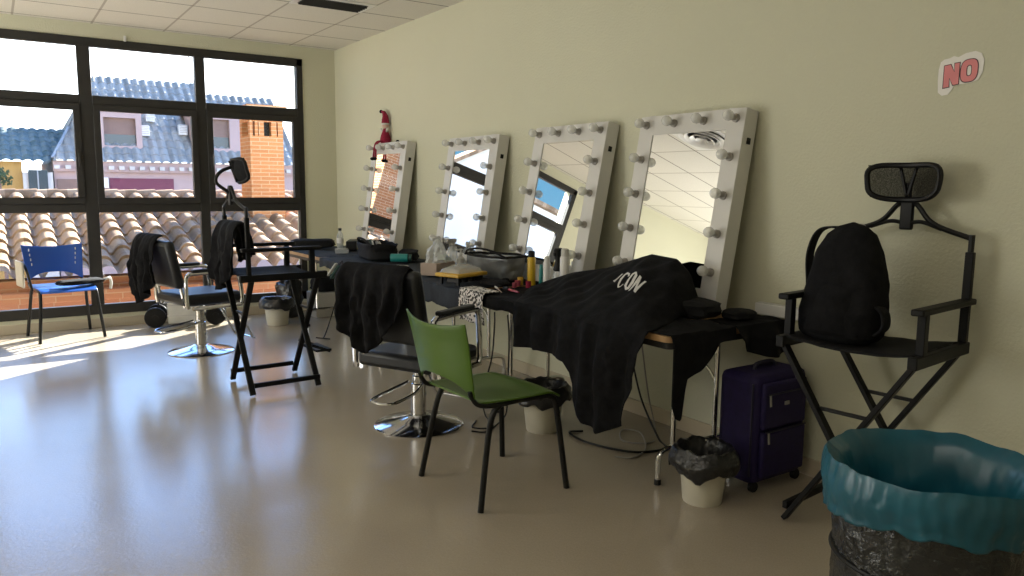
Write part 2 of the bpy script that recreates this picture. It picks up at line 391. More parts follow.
for ci, (a, b) in enumerate(cols_x):
    for ri, (c, d) in enumerate(ROWS):
        MB().bx(a, b, .018, .021, c, d).build('window_pane', M['pane'], win)
    c, d = ROWS[1]
    s = MB(); sw = .055
    s.bx(a, b, F0 - .018, F1 - .02, c, c + sw).bx(a, b, F0 - .018, F1 - .02, d - sw, d)
    s.bx(a, a + sw, F0 - .018, F1 - .02, c + sw, d - sw).bx(b - sw, b, F0 - .018, F1 - .02, c + sw, d - sw)
    so = s.build('sash', M['frame'], win, bevel=.003)
    hx = a + .028 if ci == 2 else b - .028
    if ci != 1:
        MB().box((hx, F0 - .024, 1.585), (.026, .012, .10)).bar((hx, F0 - .04, 1.60), (hx, F0 - .04, 1.49), .016, .014, up=(0, 1, 0)).box((hx, F0 - .034, 1.60), (.02, .03, .02)).build('handle', M['frame'], so, bevel=.003)
hk = MB().box((-2.02, -.016, 2.665), (.022, .012, .05)).box((-2.02, -.03, 2.645), (.014, .03, .014)).build('blind_bracket', M['white'], bevel=.002)
tag(hk, 'small white bracket above the middle window pane', 'bracket')

# ceiling vents
def vent():
    t = thing('ceiling_vent', 'grey linear air grille set in the ceiling near the mirror wall', 'air vent', (-.79, -2.03, H))
    MB().bx(-.30, .30, -.17, .17, -.006, -.001).build('frame', M['white'], t)
    MB().bx(-.25, .25, -.11, .11, -.009, -.006).build('backing', M['black_plastic'], t)
    for k in range(5):
        y = -.088 + k * .044
        MB().bar((-.25, y, -.014), (.25, y, -.014), .022, .002, up=(0, .6, .8)).build('slat', M['frame'], t)
    t = thing('ceiling_diffuser', 'round white air diffuser in the ceiling, seen only in the nearest mirror', 'air vent', (-2.57, -2.85, H))
    MB().bx(-.297, .297, -.297, .297, -.006, -.001).build('plate', M['white'], t)
    for k, r in enumerate((.24, .18, .12, .06)):
        MB().lathe([(r - .035, -.012), (r, -.03 - .004 * k), (r + .004, -.028 - .004 * k), (r - .02, -.008), (r - .035, -.008)], n=32).build('cone_ring', M['white'], t)
    MB().lathe([(0, -.007), (.235, -.007), (.235, -.006)], n=32).build('throat', M['black_plastic'], t)
vent()

# ------------------------------------------------------------------ vanity mirrors
def make_mirror():
    Wd, L, D = .725, 1.0, .09
    t = thing('vanity_mirror', '', 'mirror', group='leaning vanity mirrors')
    fr = .105
    # local: x = outward normal of the face, y = width, z = up along the slope; back plane x=0 -> face x=-D
    o = MB()
    o.bx(-D, 0, -Wd / 2, -Wd / 2 + fr, 0, L).bx(-D, 0, Wd / 2 - fr, Wd / 2, 0, L)
    o.bx(-D, 0, -Wd / 2 + fr, Wd / 2 - fr, L - fr, L).bx(-D, 0, -Wd / 2 + fr, Wd / 2 - fr, 0, fr)
    o.bx(-.03, 0, -Wd / 2 + fr, Wd / 2 - fr, fr, L - fr)
    o.build('frame', M['white_lacquer'], t, bevel=.003)
    MB().bx(-D + .004, -.031, -Wd / 2 + fr, Wd / 2 - fr, fr, L - fr).build('mirror_glass', M['mirror'], t)
    sw = MB().box((-D * .5, -Wd / 2 - .003, L - .155), (.022, .008, .03)).build('switch', M['black_plastic'], t, bevel=.001)
    ys = [-Wd / 2 + .055 + k * (Wd - .11) / 3 for k in range(4)]
    zs = [L - .05 - (k + 1) * .19 for k in range(4)]
    spots = [(y, L - .05) for y in ys] + [(ys[0], z) for z in zs] + [(ys[3], z) for z in zs]
    RY = Matrix.Rotation(-PI / 2, 3, 'Y')
    sm = MB().lathe([(.021, 0), (.021, .012), (.016, .014), (.015, .034), (.013, .036)], n=14, M=RY).build('bulb_socket', M['socket'], t)
    bm = MB().lathe([(.011, .028), (.014, .034), (.020, .041), (.025, .051), (.0265, .061), (.025, .072), (.019, .082), (.010, .087), (.0001, .0885)], n=16, M=RY).build('bulb', M['bulb'], sm)
    first = True
    for y, z in spots:
        s = sm
        if not first:
            s = sm.copy(); col.objects.link(s); b = bm.copy(); col.objects.link(b); s.parent = t; b.parent = s
        s.location = (-D, y, z); first = False
    return t
mir = make_mirror()
specs = [(-5.205, 10.2, 'white framed bulb mirror nearest the camera, with black cloth heaped against it'),
         (-4.20, 11.2, 'white framed bulb mirror behind the yellow spray bottle'),
         (-3.03, 9.2, 'white framed bulb mirror behind the grey toiletry bag'),
         (-1.55, 8.7, 'white framed bulb mirror in the corner with the red doll on top')]
for i, (yc, deg, lab) in enumerate(specs):
    m_ = mir if i == 0 else copy_tree(mir)
    a = R(deg)
    m_.location = (-1.0 * math.sin(a) - .004, yc, .7345); m_.rotation_euler = (0, a, 0); m_['label'] = lab
    if i == 2: m_.scale = (1, 1, .982)

# ------------------------------------------------------------------ tables
def make_table(y0, y1, legs, label):
    t = thing('folding_table', label, 'table', (-.44, (y0 + y1) / 2, 0), 0, 'folding tables along the mirror wall')
    cy = (y0 + y1) / 2; h = (y1 - y0) / 2
    def rr(inset, z0, z1, r=.05):
        poly = []
        for sx, sy, a0 in ((1, 1, 0), (-1, 1, 90), (-1, -1, 180), (1, -1, 270)):
            for k in range(5):
                a = R(a0 + k * 22.5); poly.append((sx * (.36 - r) + (r - inset) * math.cos(a), sy * (h - r) + (r - inset) * math.sin(a)))
        return MB().prism(poly, lambda a, b, q: Vector((a, b, z0 + q)), z1 - z0)
    rr(0, .692, .72).build('table_top', M['wood_edge'], t, bevel=.002)
    rr(.02, .66, .691).build('apron', M['frame'], t)
    for ly in legs:
        y = ly - cy
        P = [(-.245, y, .013)] ; P = spline([(-.25, y, .006), (-.25, y, .10), (-.235, y, .145), (-.19, y, .16)], 5) + [Vector((.19, y, .16))] + spline([(.19, y, .16), (.235, y, .145), (.25, y, .10), (.25, y, .006)], 5)
        lg = MB().tube(P, .0125, 10)
        for ux in (-.16, .12): lg.tube([(ux, y, .16), (ux, y, .665)], .0125, 10)
        sgn = 1 if y < 0 else -1
        lo = lg.build('leg_frame', M['chrome'], t)
        MB().tube(spline([(.12, y, .42), (.10, y + sgn * .05, .50), (.02, y + sgn * .16, .60), (-.02, y + sgn * .22, .665)], 5), .008, 8).build('brace', M['chrome'], lo)
        for sx in (-.25, .25): MB().lathe([(.016, 0), (.016, .02), (.013, .025)], (sx, y, 0), 12).build('foot_cap', M['black_plastic'], lo)
    return t
make_table(-5.80, -4.12, (-5.65, -4.31), 'folding table nearest the camera with wooden edge and chrome legs')
make_table(-4.09, -2.45, (-3.62, -2.62), 'middle folding table under the tissue box and dark cloth')
make_table(-2.42, -.46, (-.97, -2.22), 'folding table in the far corner by the window')
# cloth on the tables
def table_cloth(y0, y1, drop_fn, name, label, m, x1=-.10, seed=0, z=.7225):
    def fn(u, v):
        y = y0 + (y1 - y0) * u
        s = v * (.70 + drop_fn(y))
        wob = .006 * fbm(y * 7, s * 7, seed)
        xe = -.808
        flat = x1 - xe
        if s < flat: return Vector((x1 - s, y, z + abs(wob) * .8))
        d = s - flat
        return Vector((xe - .006 - abs(wob) - .02 * (d > .02) * abs(fbm(y * 9, 1, seed)), y, z - d))
    o = MB().grid(fn, int((y1 - y0) * 36), 40).build(name, m, solid=.003)
    return tag(o, label, 'tablecloth')
table_cloth(-2.43, -1.66, lambda y: .09 + .05 * fbm(y * 3, 2), 'table_cover', 'dark blue cloth under the open black bag on the far table', M['table_cloth'], seed=3)
table_cloth(-4.08, -2.46, lambda y: .13 + .05 * fbm(y * 4, 5), 'table_cover', 'dark blue cloth on the middle table below the tissue box', M['table_cloth'], seed=9)
table_cloth(-1.64, -.50, lambda y: .005, 'table_cover', 'dark blue cloth on the far corner table beside the water bottle', M['table_cloth'], seed=14)
table_cloth(-5.00, -4.14, lambda y: .075 + .02 * fbm(y * 4, 8), 'table_cover', 'black cloth on the nearest table beneath the yellow spray bottle', M['black_cloth'], seed=21)

# ------------------------------------------------------------------ seats
def iso_chair(name, label, plastic, loc, rz):
    t = thing(name, label, 'chair', loc, rz)
    sw = .235
    # seat shell
    def seat(u, v):
        x = -.20 + .43 * v; y = (u - .5) * 2
        wd = .215 + .012 * math.sin(PI * v)
        z = .452 - .018 * (1 - y * y) * math.sin(PI * min(1, v * 1.05)) - (.028 * max(0, (v - .8) / .2) ** 2) + .006 * (1 - v)
        return Vector((x + .02 * (1 - y * y) * (v > .9), y * wd, z))
    MB().grid(seat, 16, 18).build('seat', plastic, t, solid=.009, off=-1, bevel=.002)
    def back(u, v):
        y = (u - .5) * 2; a = abs(y)
        wd = .218 + .024 * v
        z0 = .475 + .075 * (1 - a ** 3); z1 = .775 + .025 * a ** 2
        z = z0 + (z1 - z0) * v
        x = -.232 - .055 * (z - .5) / .3 - .045 * (1 - y * y) - .02 * max(0, v - .7)
        return Vector((x, y * wd, z))
    MB().grid(back, 20, 12).build('backrest', plastic, t, solid=.008, off=0, bevel=.002)
    # frame: each side is a bent oval tube from back leg through seat rail to front leg
    for s in (-1, 1):
        MB().tube(spline([(.245, s * .25, 0), (.215, s * .222, .30), (.195, s * .215, .405), (.16, s * .213, .432)], 6), .0135, 10).build('leg', M['black_metal'], t)
        MB().tube(spline([(-.22, s * .25, 0), (-.165, s * .222, .30), (-.135, s * .215, .40), (-.10, s * .213, .432)], 6), .0135, 10).build('leg', M['black_metal'], t)
        MB().tube(spline([(.165, s * .214, .431), (0, s * .213, .436), (-.12, s * .213, .433), (-.205, s * .213, .448), (-.236, s * .209, .48), (-.247, s * .207, .51)], 6), .0105, 10).build('side_rail', M['black_metal'], t)
    cb = MB()
    for x in (.12, -.10): cb.tube([(x, -.213, .425), (x, .213, .425)], .009, 8)
    cb.build('crossbar', M['black_metal'], t)
    return t
gc = iso_chair('plastic_chair', 'green plastic stacking chair with black metal legs in the middle of the floor', M['green'], (-1.32, -5.215, 0), R(2))
bc = iso_chair('plastic_chair', 'blue plastic stacking chair with black metal legs under the window', M['blue'], (-2.665, -.335, 0), R(-81))
# slots in the blue chair's back read as pale dashes; folded side panels
sl = MB()
for s in (-1, 1):
    for k in range(4):
        z = .625 + k * .042; y = s * (.172 + k * .004)
        x = -.232 - .055 * (z - .5) / .3 - .045 * (1 - (y / .228) ** 2)
        sl.box((x + .006, y, z), (.004, .007, .022))
sl.build('back_slots', M['grey_white'], bc)
MB().tube(spline([(-.16, -.26, .45), (-.15, -.285, .60), (-.10, -.29, .66), (.02, -.29, .665), (.12, -.285, .60), (.12, -.255, .44)], 6), .010, 8).build('arm_frame', M['black_metal'], bc)
MB().box((.0, -.315, .575), (.26, .018, .22)).build('writing_tablet', M['beige'], bc, bevel=.008)

def puff(loc, rz, dims, name, m, parent=None, seed=0, lump=.15, flat=.0):
    """a soft bag: superellipsoid with lumps, resting on z=0 of loc"""
    a, b, c = dims
    def fn(u, v):
        th = 2 * PI * u; ph = PI * (v - .5)
        def p(x, e): return math.copysign(abs(x) ** e, x)
        x = p(math.cos(ph), .45) * p(math.cos(th), .55); y = p(math.cos(ph), .45) * p(math.sin(th), .55); z = p(math.sin(ph), .6)
        k = 1 + lump * fbm(x * 1.7 + seed, y * 1.7, z * 1.7 + seed) * (0.4 + .6 * (z > -.6))
        return Vector((x * a / 2 * k, y * b / 2 * k, c / 2 + z * c / 2 * (k if z > 0 else 1)))
    o = MB().grid(fn, 28, 16, closeu=True).build(name, m, parent)
    if parent is None: o.location = loc; o.rotation_euler = (0, 0, rz)
    return o
# flat black pouch lying on the blue chair with a grey strap end
t = thing('zip_pouch', 'flat black zip pouch lying across the blue chair', 'pouch', (-2.53, -.40, .463), R(24))
puff((0, 0, 0), 0, (.40, .17, .045), 'pouch_body', M['black_canvas'], t, seed=4)
MB().tube(spline([(.18, -.02, .02), (.23, -.03, .035), (.27, .01, .03), (.285, .02, -.02), (.28, .03, -.07)], 5), [.012] * 21, 8).build('strap', M['grey_white'], t)

# ---- director's chairs
def director(name, label, loc, rz, w, d, zs, za, zp, head_h, stem_bulge, footrest, feet_in=0.0, hh=.066, tilt=0, rail=0):
    t = thing(name, label, 'chair', loc, rz)
    b = M['black_paint']; hw, hd = w / 2, d / 2
    for x in (hd, -hd):
        for s in (1, -1):
            MB().bar((x + s * .012, s * (hw - feet_in), .012), (x + s * .012, -s * (hw - .01), zs - .035), .020, .036, up=(1, 0, 0)).build('leg', b, t, bevel=.003)
        MB().bar((x, -hw * .36, zs * .66), (x, hw * .36, zs * .66), .014, .014).build('stretcher', M['black_metal'], t, bevel=.002)
    for s in (1, -1):
        fy = s * (hw - feet_in - .005)
        MB().bar((-hd, fy, .07), (hd, fy, .07), .022, .030).build('foot_rail', b, t, bevel=.003)
        y = s * hw
        MB().bar((-hd - .035 - rail, y, zs - .018), (hd + .04 + rail, y, zs - .018), .034, .046).build('seat_rail', b, t, bevel=.004)
        MB().bar((-hd - .05, y, za), (hd + .03, y, za), .046, .024).build('armrest', b, t, bevel=.006)
        MB().bar((hd - .03, y, zs), (hd - .03, y, za - .012), .030, .034, up=(1, 0, 0)).build('arm_post', b, t, bevel=.003)
        bp = MB().bar((-hd - .005, y, zs), (-hd - .008, y, zp - .03), .030, .026, up=(1, 0, 0)).build('back_post', b, t, bevel=.003)
        MB().tube([(-hd - .008, y, zp - .03), (-hd - .010, y, zp + .035)], .011, 10).build('post_pin', M['black_metal'], bp)
    def sling(u, v):
        y = (u - .5) * 2
        return Vector((-hd - .01 + (d + .03) * v, y * (hw - .004), zs + .004 - .022 * (1 - y * y) + .004 * fbm(y * 3, v * 3)))
    MB().grid(sling, 16, 10).build('seat', M['black_canvas'], t, solid=.005)
    # curved brace and head support
    xb = -hd - .012
    for s in (1, -1):
        up_ = [(xb, s * hw, zp + .02), (xb - .01, s * hw * .55, zp + .055), (xb - .015, s * hw * .34, zp + .085), (xb - .018, s * hw * .18, zp + .135), (xb - .018, s * .02, zp + .155)]
        lo_ = [(xb - .01, s * hw * .55, zp + .05), (xb - .015, s * hw * .25, zp + .075), (xb - .018, s * .01, zp + .07)]
        MB().tube(spline(up_, 6), .0105, 8).tube(spline(lo_, 6), .008, 8).build('back_brace', M['black_metal'], t)
    MB().box((xb - .02, 0, zp + .105), (.022, .05, .125)).build('head_bracket', M['black_plastic'], t, bevel=.006)
    hz = head_h
    st = [(xb - .024, 0, zp + .12), (xb - .03 - stem_bulge, 0, (zp + hz) / 2 + .06), (xb - .012 - stem_bulge * .8, 0, hz + .0), (xb + .03, 0, hz + .04)] if stem_bulge > .02 else [(xb - .024, 0, zp + .12), (xb - .02, 0, hz)]
    MB().tube(spline(st, 6), .013 if stem_bulge < .02 else .011, 8).build('head_stem', M['black_metal'], t)
    hx = xb + (.012 if tilt else 0)
    def hp(a, bb):          # a in -1..1 across, bb in -1..1 up
        k = 1 - .10 * (bb < 0) * abs(bb)
        q = Vector((.055 * a * a + .018 * bb * bb - .01, a * (.105 if tilt else .138) * (1 + .06 * bb) * (1 - .04 * abs(bb) ** 3), bb * hh * (1 - .10 * abs(a) ** 2.5) + .013 * a * a * max(0, bb)))
        return Vector((hx, 0, hz)) + Matrix.Rotation(-tilt, 3, 'Y') @ q
    loop = []
    for k in range(40):
        th = 2 * PI * k / 40; c_, s_ = math.cos(th), math.sin(th)
        loop.append(hp(math.copysign(abs(c_) ** .5, c_), math.copysign(abs(s_) ** .5, s_)))
    h = MB().tube(loop, .0115, 8, closed=True).build('headrest_frame', M['black_plastic'], t)
    MB().grid(lambda u, v: hp((u - .5) * 1.9, (v - .5) * 1.9), 16, 8).build('headrest_mesh', M['black_canvas'] if tilt else M['meshfab'], h)
    MB().tube([hp(-.22, .9) + Vector((-.012, 0, 0)), hp(0, -.95) + Vector((-.014, 0, 0))], .007, 6).tube([hp(.22, .9) + Vector((-.012, 0, 0)), hp(0, -.95) + Vector((-.014, 0, 0))], .007, 6).build('headrest_spine', M['black_plastic'], h)
    if footrest:
        fr = MB().box((hd + .085, 0, .215), (.11, w * .55, .016)).build('footrest', b, t, bevel=.003)
        for s in (1, -1): MB().bar((hd + .0, s * w * .26, .26), (hd + .13, s * w * .26, .205), .014, .018).build('footrest_arm', M['black_metal'], fr)
    return t
d1 = director('directors_chair', 'tall black folding directors chair draped with a black jacket, facing the tables', (-1.611, -2.938, 0), R(2.9), .454, .44, .775, .935, 1.17, 1.425, .075, True, -.02, .075, R(16), .03)
d2 = director('directors_chair', 'tall black folding directors chair with mesh headrest holding the backpack', (-.315, -6.405, 0), R(186), .505, .40, .765, .925, 1.145, 1.375, .0, False, .035, .068)

# ---- salon chairs
def salon(label, loc, rz, st=.50):
    t = thing('salon_chair', label, 'chair', loc, rz)
    MB().lathe([(.25, 0), (.252, .006), (.235, .014), (.14, .034), (.075, .05), (.06, .058)], n=48).build('base', M['chrome'], t)
    MB().lathe([(.042, .05), (.042, .24), (.034, .245), (.034, st - .165), (.028, st - .16), (.028, st - .10)], n=28).build('column', M['chrome'], t)
    MB().box((0, 0, st - .10), (.24, .24, .018)).build('seat_plate', M['black_metal'], t, bevel=.003)
    def cushion(x0, x1, y0, y1, z0, z1): return MB().bx(x0, x1, y0, y1, z0, z1)
    cushion(-.235, .245, -.245, .245, st - .09, st).build('seat', M['black_leather'], t, bevel=.028)
    # backrest leans a little
    a = R(12); MY = Matrix.Rotation(-a, 3, 'Y')
    bk = MB().box((-.285 + (.5 - st) * .2, 0, .735 - (.5 - st) * .35), (.075, .49, .37 + (.5 - st) * .7), MY).build('backrest', M['black_leather'], t, bevel=.028)
    for s in (1, -1):
        y = s * .265
        MB().tube(spline([(-.215, y, st - .10), (-.225, y, st - .04), (-.225, y, .62), (-.205, y, .655), (-.16, y, .665), (.15, y, .665), (.195, y, .65), (.21, y, .60), (.225, y, st - .04), (.215, y, st - .095), (.18, y, st - .105), (-.18, y, st - .105)], 5), .016, 10, closed=False).build('arm_frame', M['chrome'], t)
        MB().box((-.02, y, .685), (.32, .05, .026)).build('arm_pad', M['black_leather'], t, bevel=.01)
        MB().tube([(-.21, s * .20, st - .10), (-.245, s * .20, .60)], .012, 8).build('back_support', M['chrome'], t)
    MB().tube(spline([(-.03, .05, .25), (-.15, .08, .225), (-.31, .075, .21), (-.345, .03, .205), (-.345, -.03, .205), (-.31, -.075, .21), (-.15, -.08, .225), (-.03, -.05, .25)], 5), .0085, 8).build('pump_lever', M['chrome'], t)
    MB().tube(spline([(.10, .13, .405), (.24, .15, .33), (.36, .15, .10), (.39, .13, .075), (.40, 0, .07), (.39, -.13, .075), (.36, -.15, .10), (.24, -.15, .33), (.10, -.13, .405)], 5), .0105, 8).build('footrest', M['chrome'], t)
    return t
s1 = salon('black hydraulic salon chair in front of the window with a jacket over its back', (-1.80, -1.60, 0), R(14))
s2 = salon('black hydraulic salon chair behind the green chair, facing the mirrors', (-1.20, -4.27, 0), R(26), .45)

# ---- garments hanging over chair backs
def drape(name, label, cat, loc, rz, path, y0, y1, cut0, cut1, m, seed=0, amp=.03, nfold=5, nu=56, nv=56, lean=None):
    """cloth hung along a path in the local x-z plane and swept along local y; cut0/cut1(u) trim the two ends"""
    P = spline(path, 10); L = [0]
    for a, b in zip(P, P[1:]): L.append(L[-1] + (b - a).length)
    tot = L[-1]
    def at(s):
        s = max(0, min(tot, s)); i = 0
        while i < len(L) - 2 and L[i + 1] < s: i += 1
        k = (s - L[i]) / max(1e-6, L[i + 1] - L[i]); p = P[i].lerp(P[i + 1], k)
        d = (P[i + 1] - P[i]).normalized(); return p, Vector((-d.z, 0, d.x)), s
    top = max(range(len(P)), key=lambda i: P[i].z); ltop = L[top]
    def fn(u, v):
        s0 = cut0(u); s1 = tot - cut1(u); s = s0 + (s1 - s0) * v
        p, n, s = at(s)
        hang = min(1, abs(s - ltop) / .25)
        fold = .5 + .5 * math.sin(2 * PI * nfold * u + 2.2 * fbm(u * 3, s * 2.5, seed) + (1.2 if s > ltop else 0))
        off = hang * amp * (fold * .9 + .6 * fbm(u * 6, s * 6, seed + 3)) + .006 + .012 * fbm(u * 4, s * 5, seed + 8) * hang
        sg = -1 if n.dot(p - P[top] + Vector((0, 0, -.1))) < 0 else 1
        yy = y0 + (y1 - y0) * u + .02 * hang * fbm(s * 5, u * 2, seed + 5)
        edge = min(u, 1 - u); tuck = max(0, .06 - edge) / .06 * .012
        return p + n * (max(off, .004) - tuck) + Vector((0, yy, 0))
    o = MB().grid(fn, nu, nv).build(name, m, solid=.006, off=0)
    o.location = loc; o.rotation_euler = (0, 0, rz)
    return tag(o, label, cat)
# (path runs from the seat side over the top and down the outside; normals point outward because the path turns over the top)
drape('jacket', 'black jacket hanging over the back of the salon chair behind the green chair', 'jacket', s2.location, R(26),
      [(-.222, 0, .70), (-.262, 0, .84), (-.285, 0, .905), (-.32, 0, .935), (-.36, 0, .90), (-.375, 0, .83), (-.365, 0, .62), (-.36, 0, .40)][::-1],
      .25, -.19, lambda u: .07 + interp(u, [0, .2, .4, .6, .8, 1], [.16, .06, .0, .05, .14, .24]), lambda u: .04 + .1 * abs(u - .4), M['black_cloth'], seed=2, amp=.05, nfold=4)
drape('jacket', 'black jacket slung over the back of the salon chair by the window', 'jacket', s1.location, R(14),
      [(-.235, 0, .80), (-.262, 0, .88), (-.285, 0, .925), (-.32, 0, .955), (-.365, 0, .92), (-.39, 0, .82), (-.38, 0, .60), (-.37, 0, .42)][::-1],
      .27, -.10, lambda u: .0 + interp(u, [0, .3, .6, 1], [.10, .0, .05, .18]), lambda u: .11 + .06 * u, M['black_cloth'], seed=11, amp=.055, nfold=4)
drape('jacket', 'black jacket hanging from the back of the tall directors chair', 'jacket', d1.location, R(2.9),
      [(-.185, 0, .80), (-.19, 0, .98), (-.205, 0, 1.07), (-.235, 0, 1.105), (-.275, 0, 1.08), (-.295, 0, .98), (-.30, 0, .80), (-.295, 0, .66)][::-1],
      .20, -.16, lambda u: .0 + interp(u, [0, .3, .7, 1], [.10, .0, .03, .12]), lambda u: .02 + .08 * u, M['black_cloth'], seed=17, amp=.045, nfold=3)

# ------------------------------------------------------------------ cloth and clutter on the near table
def sheet(name, label, cat, fn, nu, nv, m, solid=.004):
    return tag(MB().grid(fn, nu, nv).build(name, m, solid=solid, off=0), label, cat)
def shirt(u, v):
    yr = -4.32 - 1.27 * u; yf = -4.70 - 1.01 * u
    # height of the heap at its back edge and length of the front hang
    back_x = interp(u, [0, .3, .5, 1], [-.47, -.43, -.36, -.37])
    zt = interp(u, [0, .12, .28, .46, .60, .72, .86, .93, 1], [.745, .80, .865, .91, .965, 1.01, 1.0, .94, .76])
    hang = interp(u, [0, .03, .26, .48, .55, .65, .78, .90, .955, 1], [.20, .235, .215, .23, .40, .485, .50, .44, .25, .05])
    edge_x = -.835
    ridge = v / .42
    if ridge < 1:
        k = ridge
        x = back_x + (edge_x - back_x) * k
        y = yr + (yf - yr) * k
        z = zt + (.735 - zt) * (k ** (.95 + .45 * u))
        z += (.012 * fbm(y * 5, k * 3, 3) + .010 * math.sin(24 * (y + .45 * k)) + .006 * math.sin(47 * (y - .2 * k))) * math.sin(PI * k) ** .7
        z = max(z, .735)
    else:
        k = (v - .42) / .58; d = hang * k; y = yf
        f = .5 + .5 * math.sin(34 * y + 2.5 * fbm(y * 4, d * 2, 7))
        bulge = .012 + .035 * min(1, d / .12) * f + .012 * fbm(y * 8, d * 7, 1) + .05 * min(1, d / .3) * interp(u, [.4, .75, 1], [0, 1, .3])
        x = edge_x - max(.004, bulge); z = .735 - d
        x = edge_x + (x - edge_x) * min(1, d / .02)
        y = y + .02 * fbm(d * 6, u * 3, 5) * k
    return Vector((x, y, z))
sh = sheet('tshirt', 'black t-shirt with white lettering draped over the nearest table edge', 'shirt', shirt, 90, 90, M['black_cloth'])
# lettering follows the cloth: rebuilt from font curves and pressed on to the surface
STROKES = {'I': [[(0, 0), (0, 1)]],
           'C': [[(.55, .82), (.42, .97), (.2, 1), (.05, .85), (0, .5), (.05, .15), (.2, 0), (.42, .03), (.55, .18)]],
           'O': [[(.05, .5), (.08, .88), (.22, 1), (.36, .88), (.40, .5), (.36, .12), (.22, 0), (.08, .12), (.05, .5)]],
           'N': [[(0, 0), (0, 1)], [(0, 1), (.5, 0)], [(.5, 0), (.5, 1)]]}
pr = MB()
TU0, TV0, TAU, TAV, TBU, TBV = .620, .206, .189, .075, .014, -.066
def on_shirt(a, b):       # a along the word 0..1, b up the letters 0..1 -> shirt (u, v)
    u = TU0 + TAU * a + TBU * b; v = TV0 + TAV * a + TBV * b
    def lin(u, v):      # same facets as the 90 x 90 cloth mesh
        i, j = int(u * 90), int(v * 90); a_, b_ = u * 90 - i, v * 90 - j
        q = [shirt((i + x) / 90, (j + y) / 90) for x, y in ((0, 0), (1, 0), (0, 1), (1, 1))]
        return q[0].lerp(q[1], a_).lerp(q[2].lerp(q[3], a_), b_)
    p = lin(u, v); e = 8e-3
    n = (lin(u + e, v) - p).cross(lin(u, v + e) - p).normalized()
    if n.z < 0: n = -n
    return p + n * .013
ox = 0
for ch, wdt in (('I', .35), ('C', .78), ('O', .62), ('N', .6)):
    for st in STROKES[ch]:
        for (x0, y0), (x1, y1) in zip(st, st[1:]):
            h = .085; dx, dy = x1 - x0, y1 - y0; L = math.hypot(dx, dy); nx, ny = -dy / L * .085, dx / L * .06
            ex, ey = dx / L * .04, dy / L * .04
            def q(a, b): return on_shirt((ox + a) / 2.3, b)
            seg = max(2, int(L * 8)); vs = []; fs = []
            for k in range(seg + 1):
                kx, ky = x0 - ex + (dx + 2 * ex) * k / seg, y0 - ey + (dy + 2 * ey) * k / seg
                vs += [q(kx + nx, ky + ny), q(kx - nx, ky - ny)]
            for k in range(seg): fs.append((2 * k, 2 * k + 1, 2 * k + 3, 2 * k + 2))
            pr.add(vs, fs)
    ox += wdt
pr.build('printed_word', M['print_white'], sh)
# black garments trailing over the near end
def end_cloth(u, v):
    x = -.80 + .40 * u
    hang = interp(u, [0, .06, .16, .24, .45, .75, 1], [.30, .36, .38, .20, .17, .06, .05])
    if v < .45:
        k = v / .45; ys_ = interp(u, [0, .5, .7, 1], [-5.48, -5.50, -5.72, -5.73]); y = ys_ + (-5.81 - ys_) * k; z = .726 + .014 * abs(fbm(x * 7, y * 7, 2)) + .03 * (1 - k) * math.sin(PI * u)
    else:
        d = hang * (v - .45) / .55; y = -5.812 - .012 * (.6 + .5 * math.sin(30 * x)) * min(1, d / .05); z = .728 - d
    return Vector((x, y, z))
sheet('scarf', 'black cloth trailing off the near end of the table above the small bin', 'cloth', end_cloth, 36, 36, M['black_cloth'])
def end_cloth2(u, v):
    x = -.395 + .345 * u
    hang = interp(u, [0, .2, .5, .8, 1], [.05, .12, .15, .165, .15])
    if v < .4:
        k = v / .4; y = -5.62 - .19 * k; z = .727 + .014 * abs(fbm(x * 7, y * 7, 5))
    else:
        d = hang * (v - .4) / .6; y = -5.815 - .05 * (.6 + .5 * math.sin(26 * x)) * min(1, d / .06); z = .73 - d
    return Vector((x, y, z))
sheet('garment', 'black garment hanging off the table end above the purple suitcase', 'clothing', end_cloth2, 30, 30, M['black_cloth'])
o = puff((-.425, -5.50, .742), R(92), (.40, .20, .085), 'toiletry_bag', M['black_canvas'], seed=31); tag(o, 'low black soft bag at the foot of the nearest mirror', 'bag')
o = puff((-.27, -5.72, .738), R(80), (.12, .14, .05), 'soft_pouch', M['black_canvas'], seed=35); tag(o, 'small black pouch on the table corner beside the white trunking', 'pouch')
# cable trunking on the wall
t = thing('cable_trunking', 'short white cable trunking along the wall at table height', 'cable trunking', (-.03, -5.95, .765))
MB().box((0, 0, 0), (.05, .62, .055)).build('channel', M['white'], t, bevel=.004)
MB().box((-.004, 0, .029), (.03, .60, .004)).build('lid', M['grey_white'], t)

# bottles
def bottle(name, label, loc, r, h, m, cap_m, shape='spray', group=None):
    t = thing(name, label, 'bottle', loc, 0, group)
    if shape == 'can':
        MB().lathe([(r * .96, 0), (r, .004), (r, h * .78), (r * .85, h * .82)], n=20).build('body', m, t)
        MB().lathe([(r * .8, h * .82), (r * .8, h * .97), (r * .6, h)], n=20).build('cap', cap_m, t)
    elif shape == 'spray':
        MB().lathe([(r * .95, 0), (r, .006), (r, h * .66), (r * .75, h * .74), (r * .4, h * .78), (r * .4, h * .80)], n=20).build('body', m, t)
        MB().lathe([(r * .5, h * .79), (r * .5, h * .86), (r * .4, h * .87)], n=16).box((-.012, 0, h * .92), (r * 2.1, r * .9, h * .12)).bar((-r * .9, 0, h * .9), (-r * .55, 0, h * .72), .008, .01).build('trigger_head', cap_m, t, bevel=.003)
    elif shape == 'pump':
        MB().lathe([(r * .95, 0), (r, .006), (r, h * .60), (r * .6, h * .68), (r * .35, h * .70), (r * .35, h * .76)], n=20).build('body', m, t)
        MB().lathe([(r * .45, h * .74), (r * .5, h * .78), (r * .22, h * .80), (r * .2, h * .95), (r * .4, h * .96), (r * .4, h)], n=14).bar((0, 0, h * .975), (-r * 1.3, 0, h * .955), .008, .01).build('pump', cap_m, t)
    return t
TZ = .735
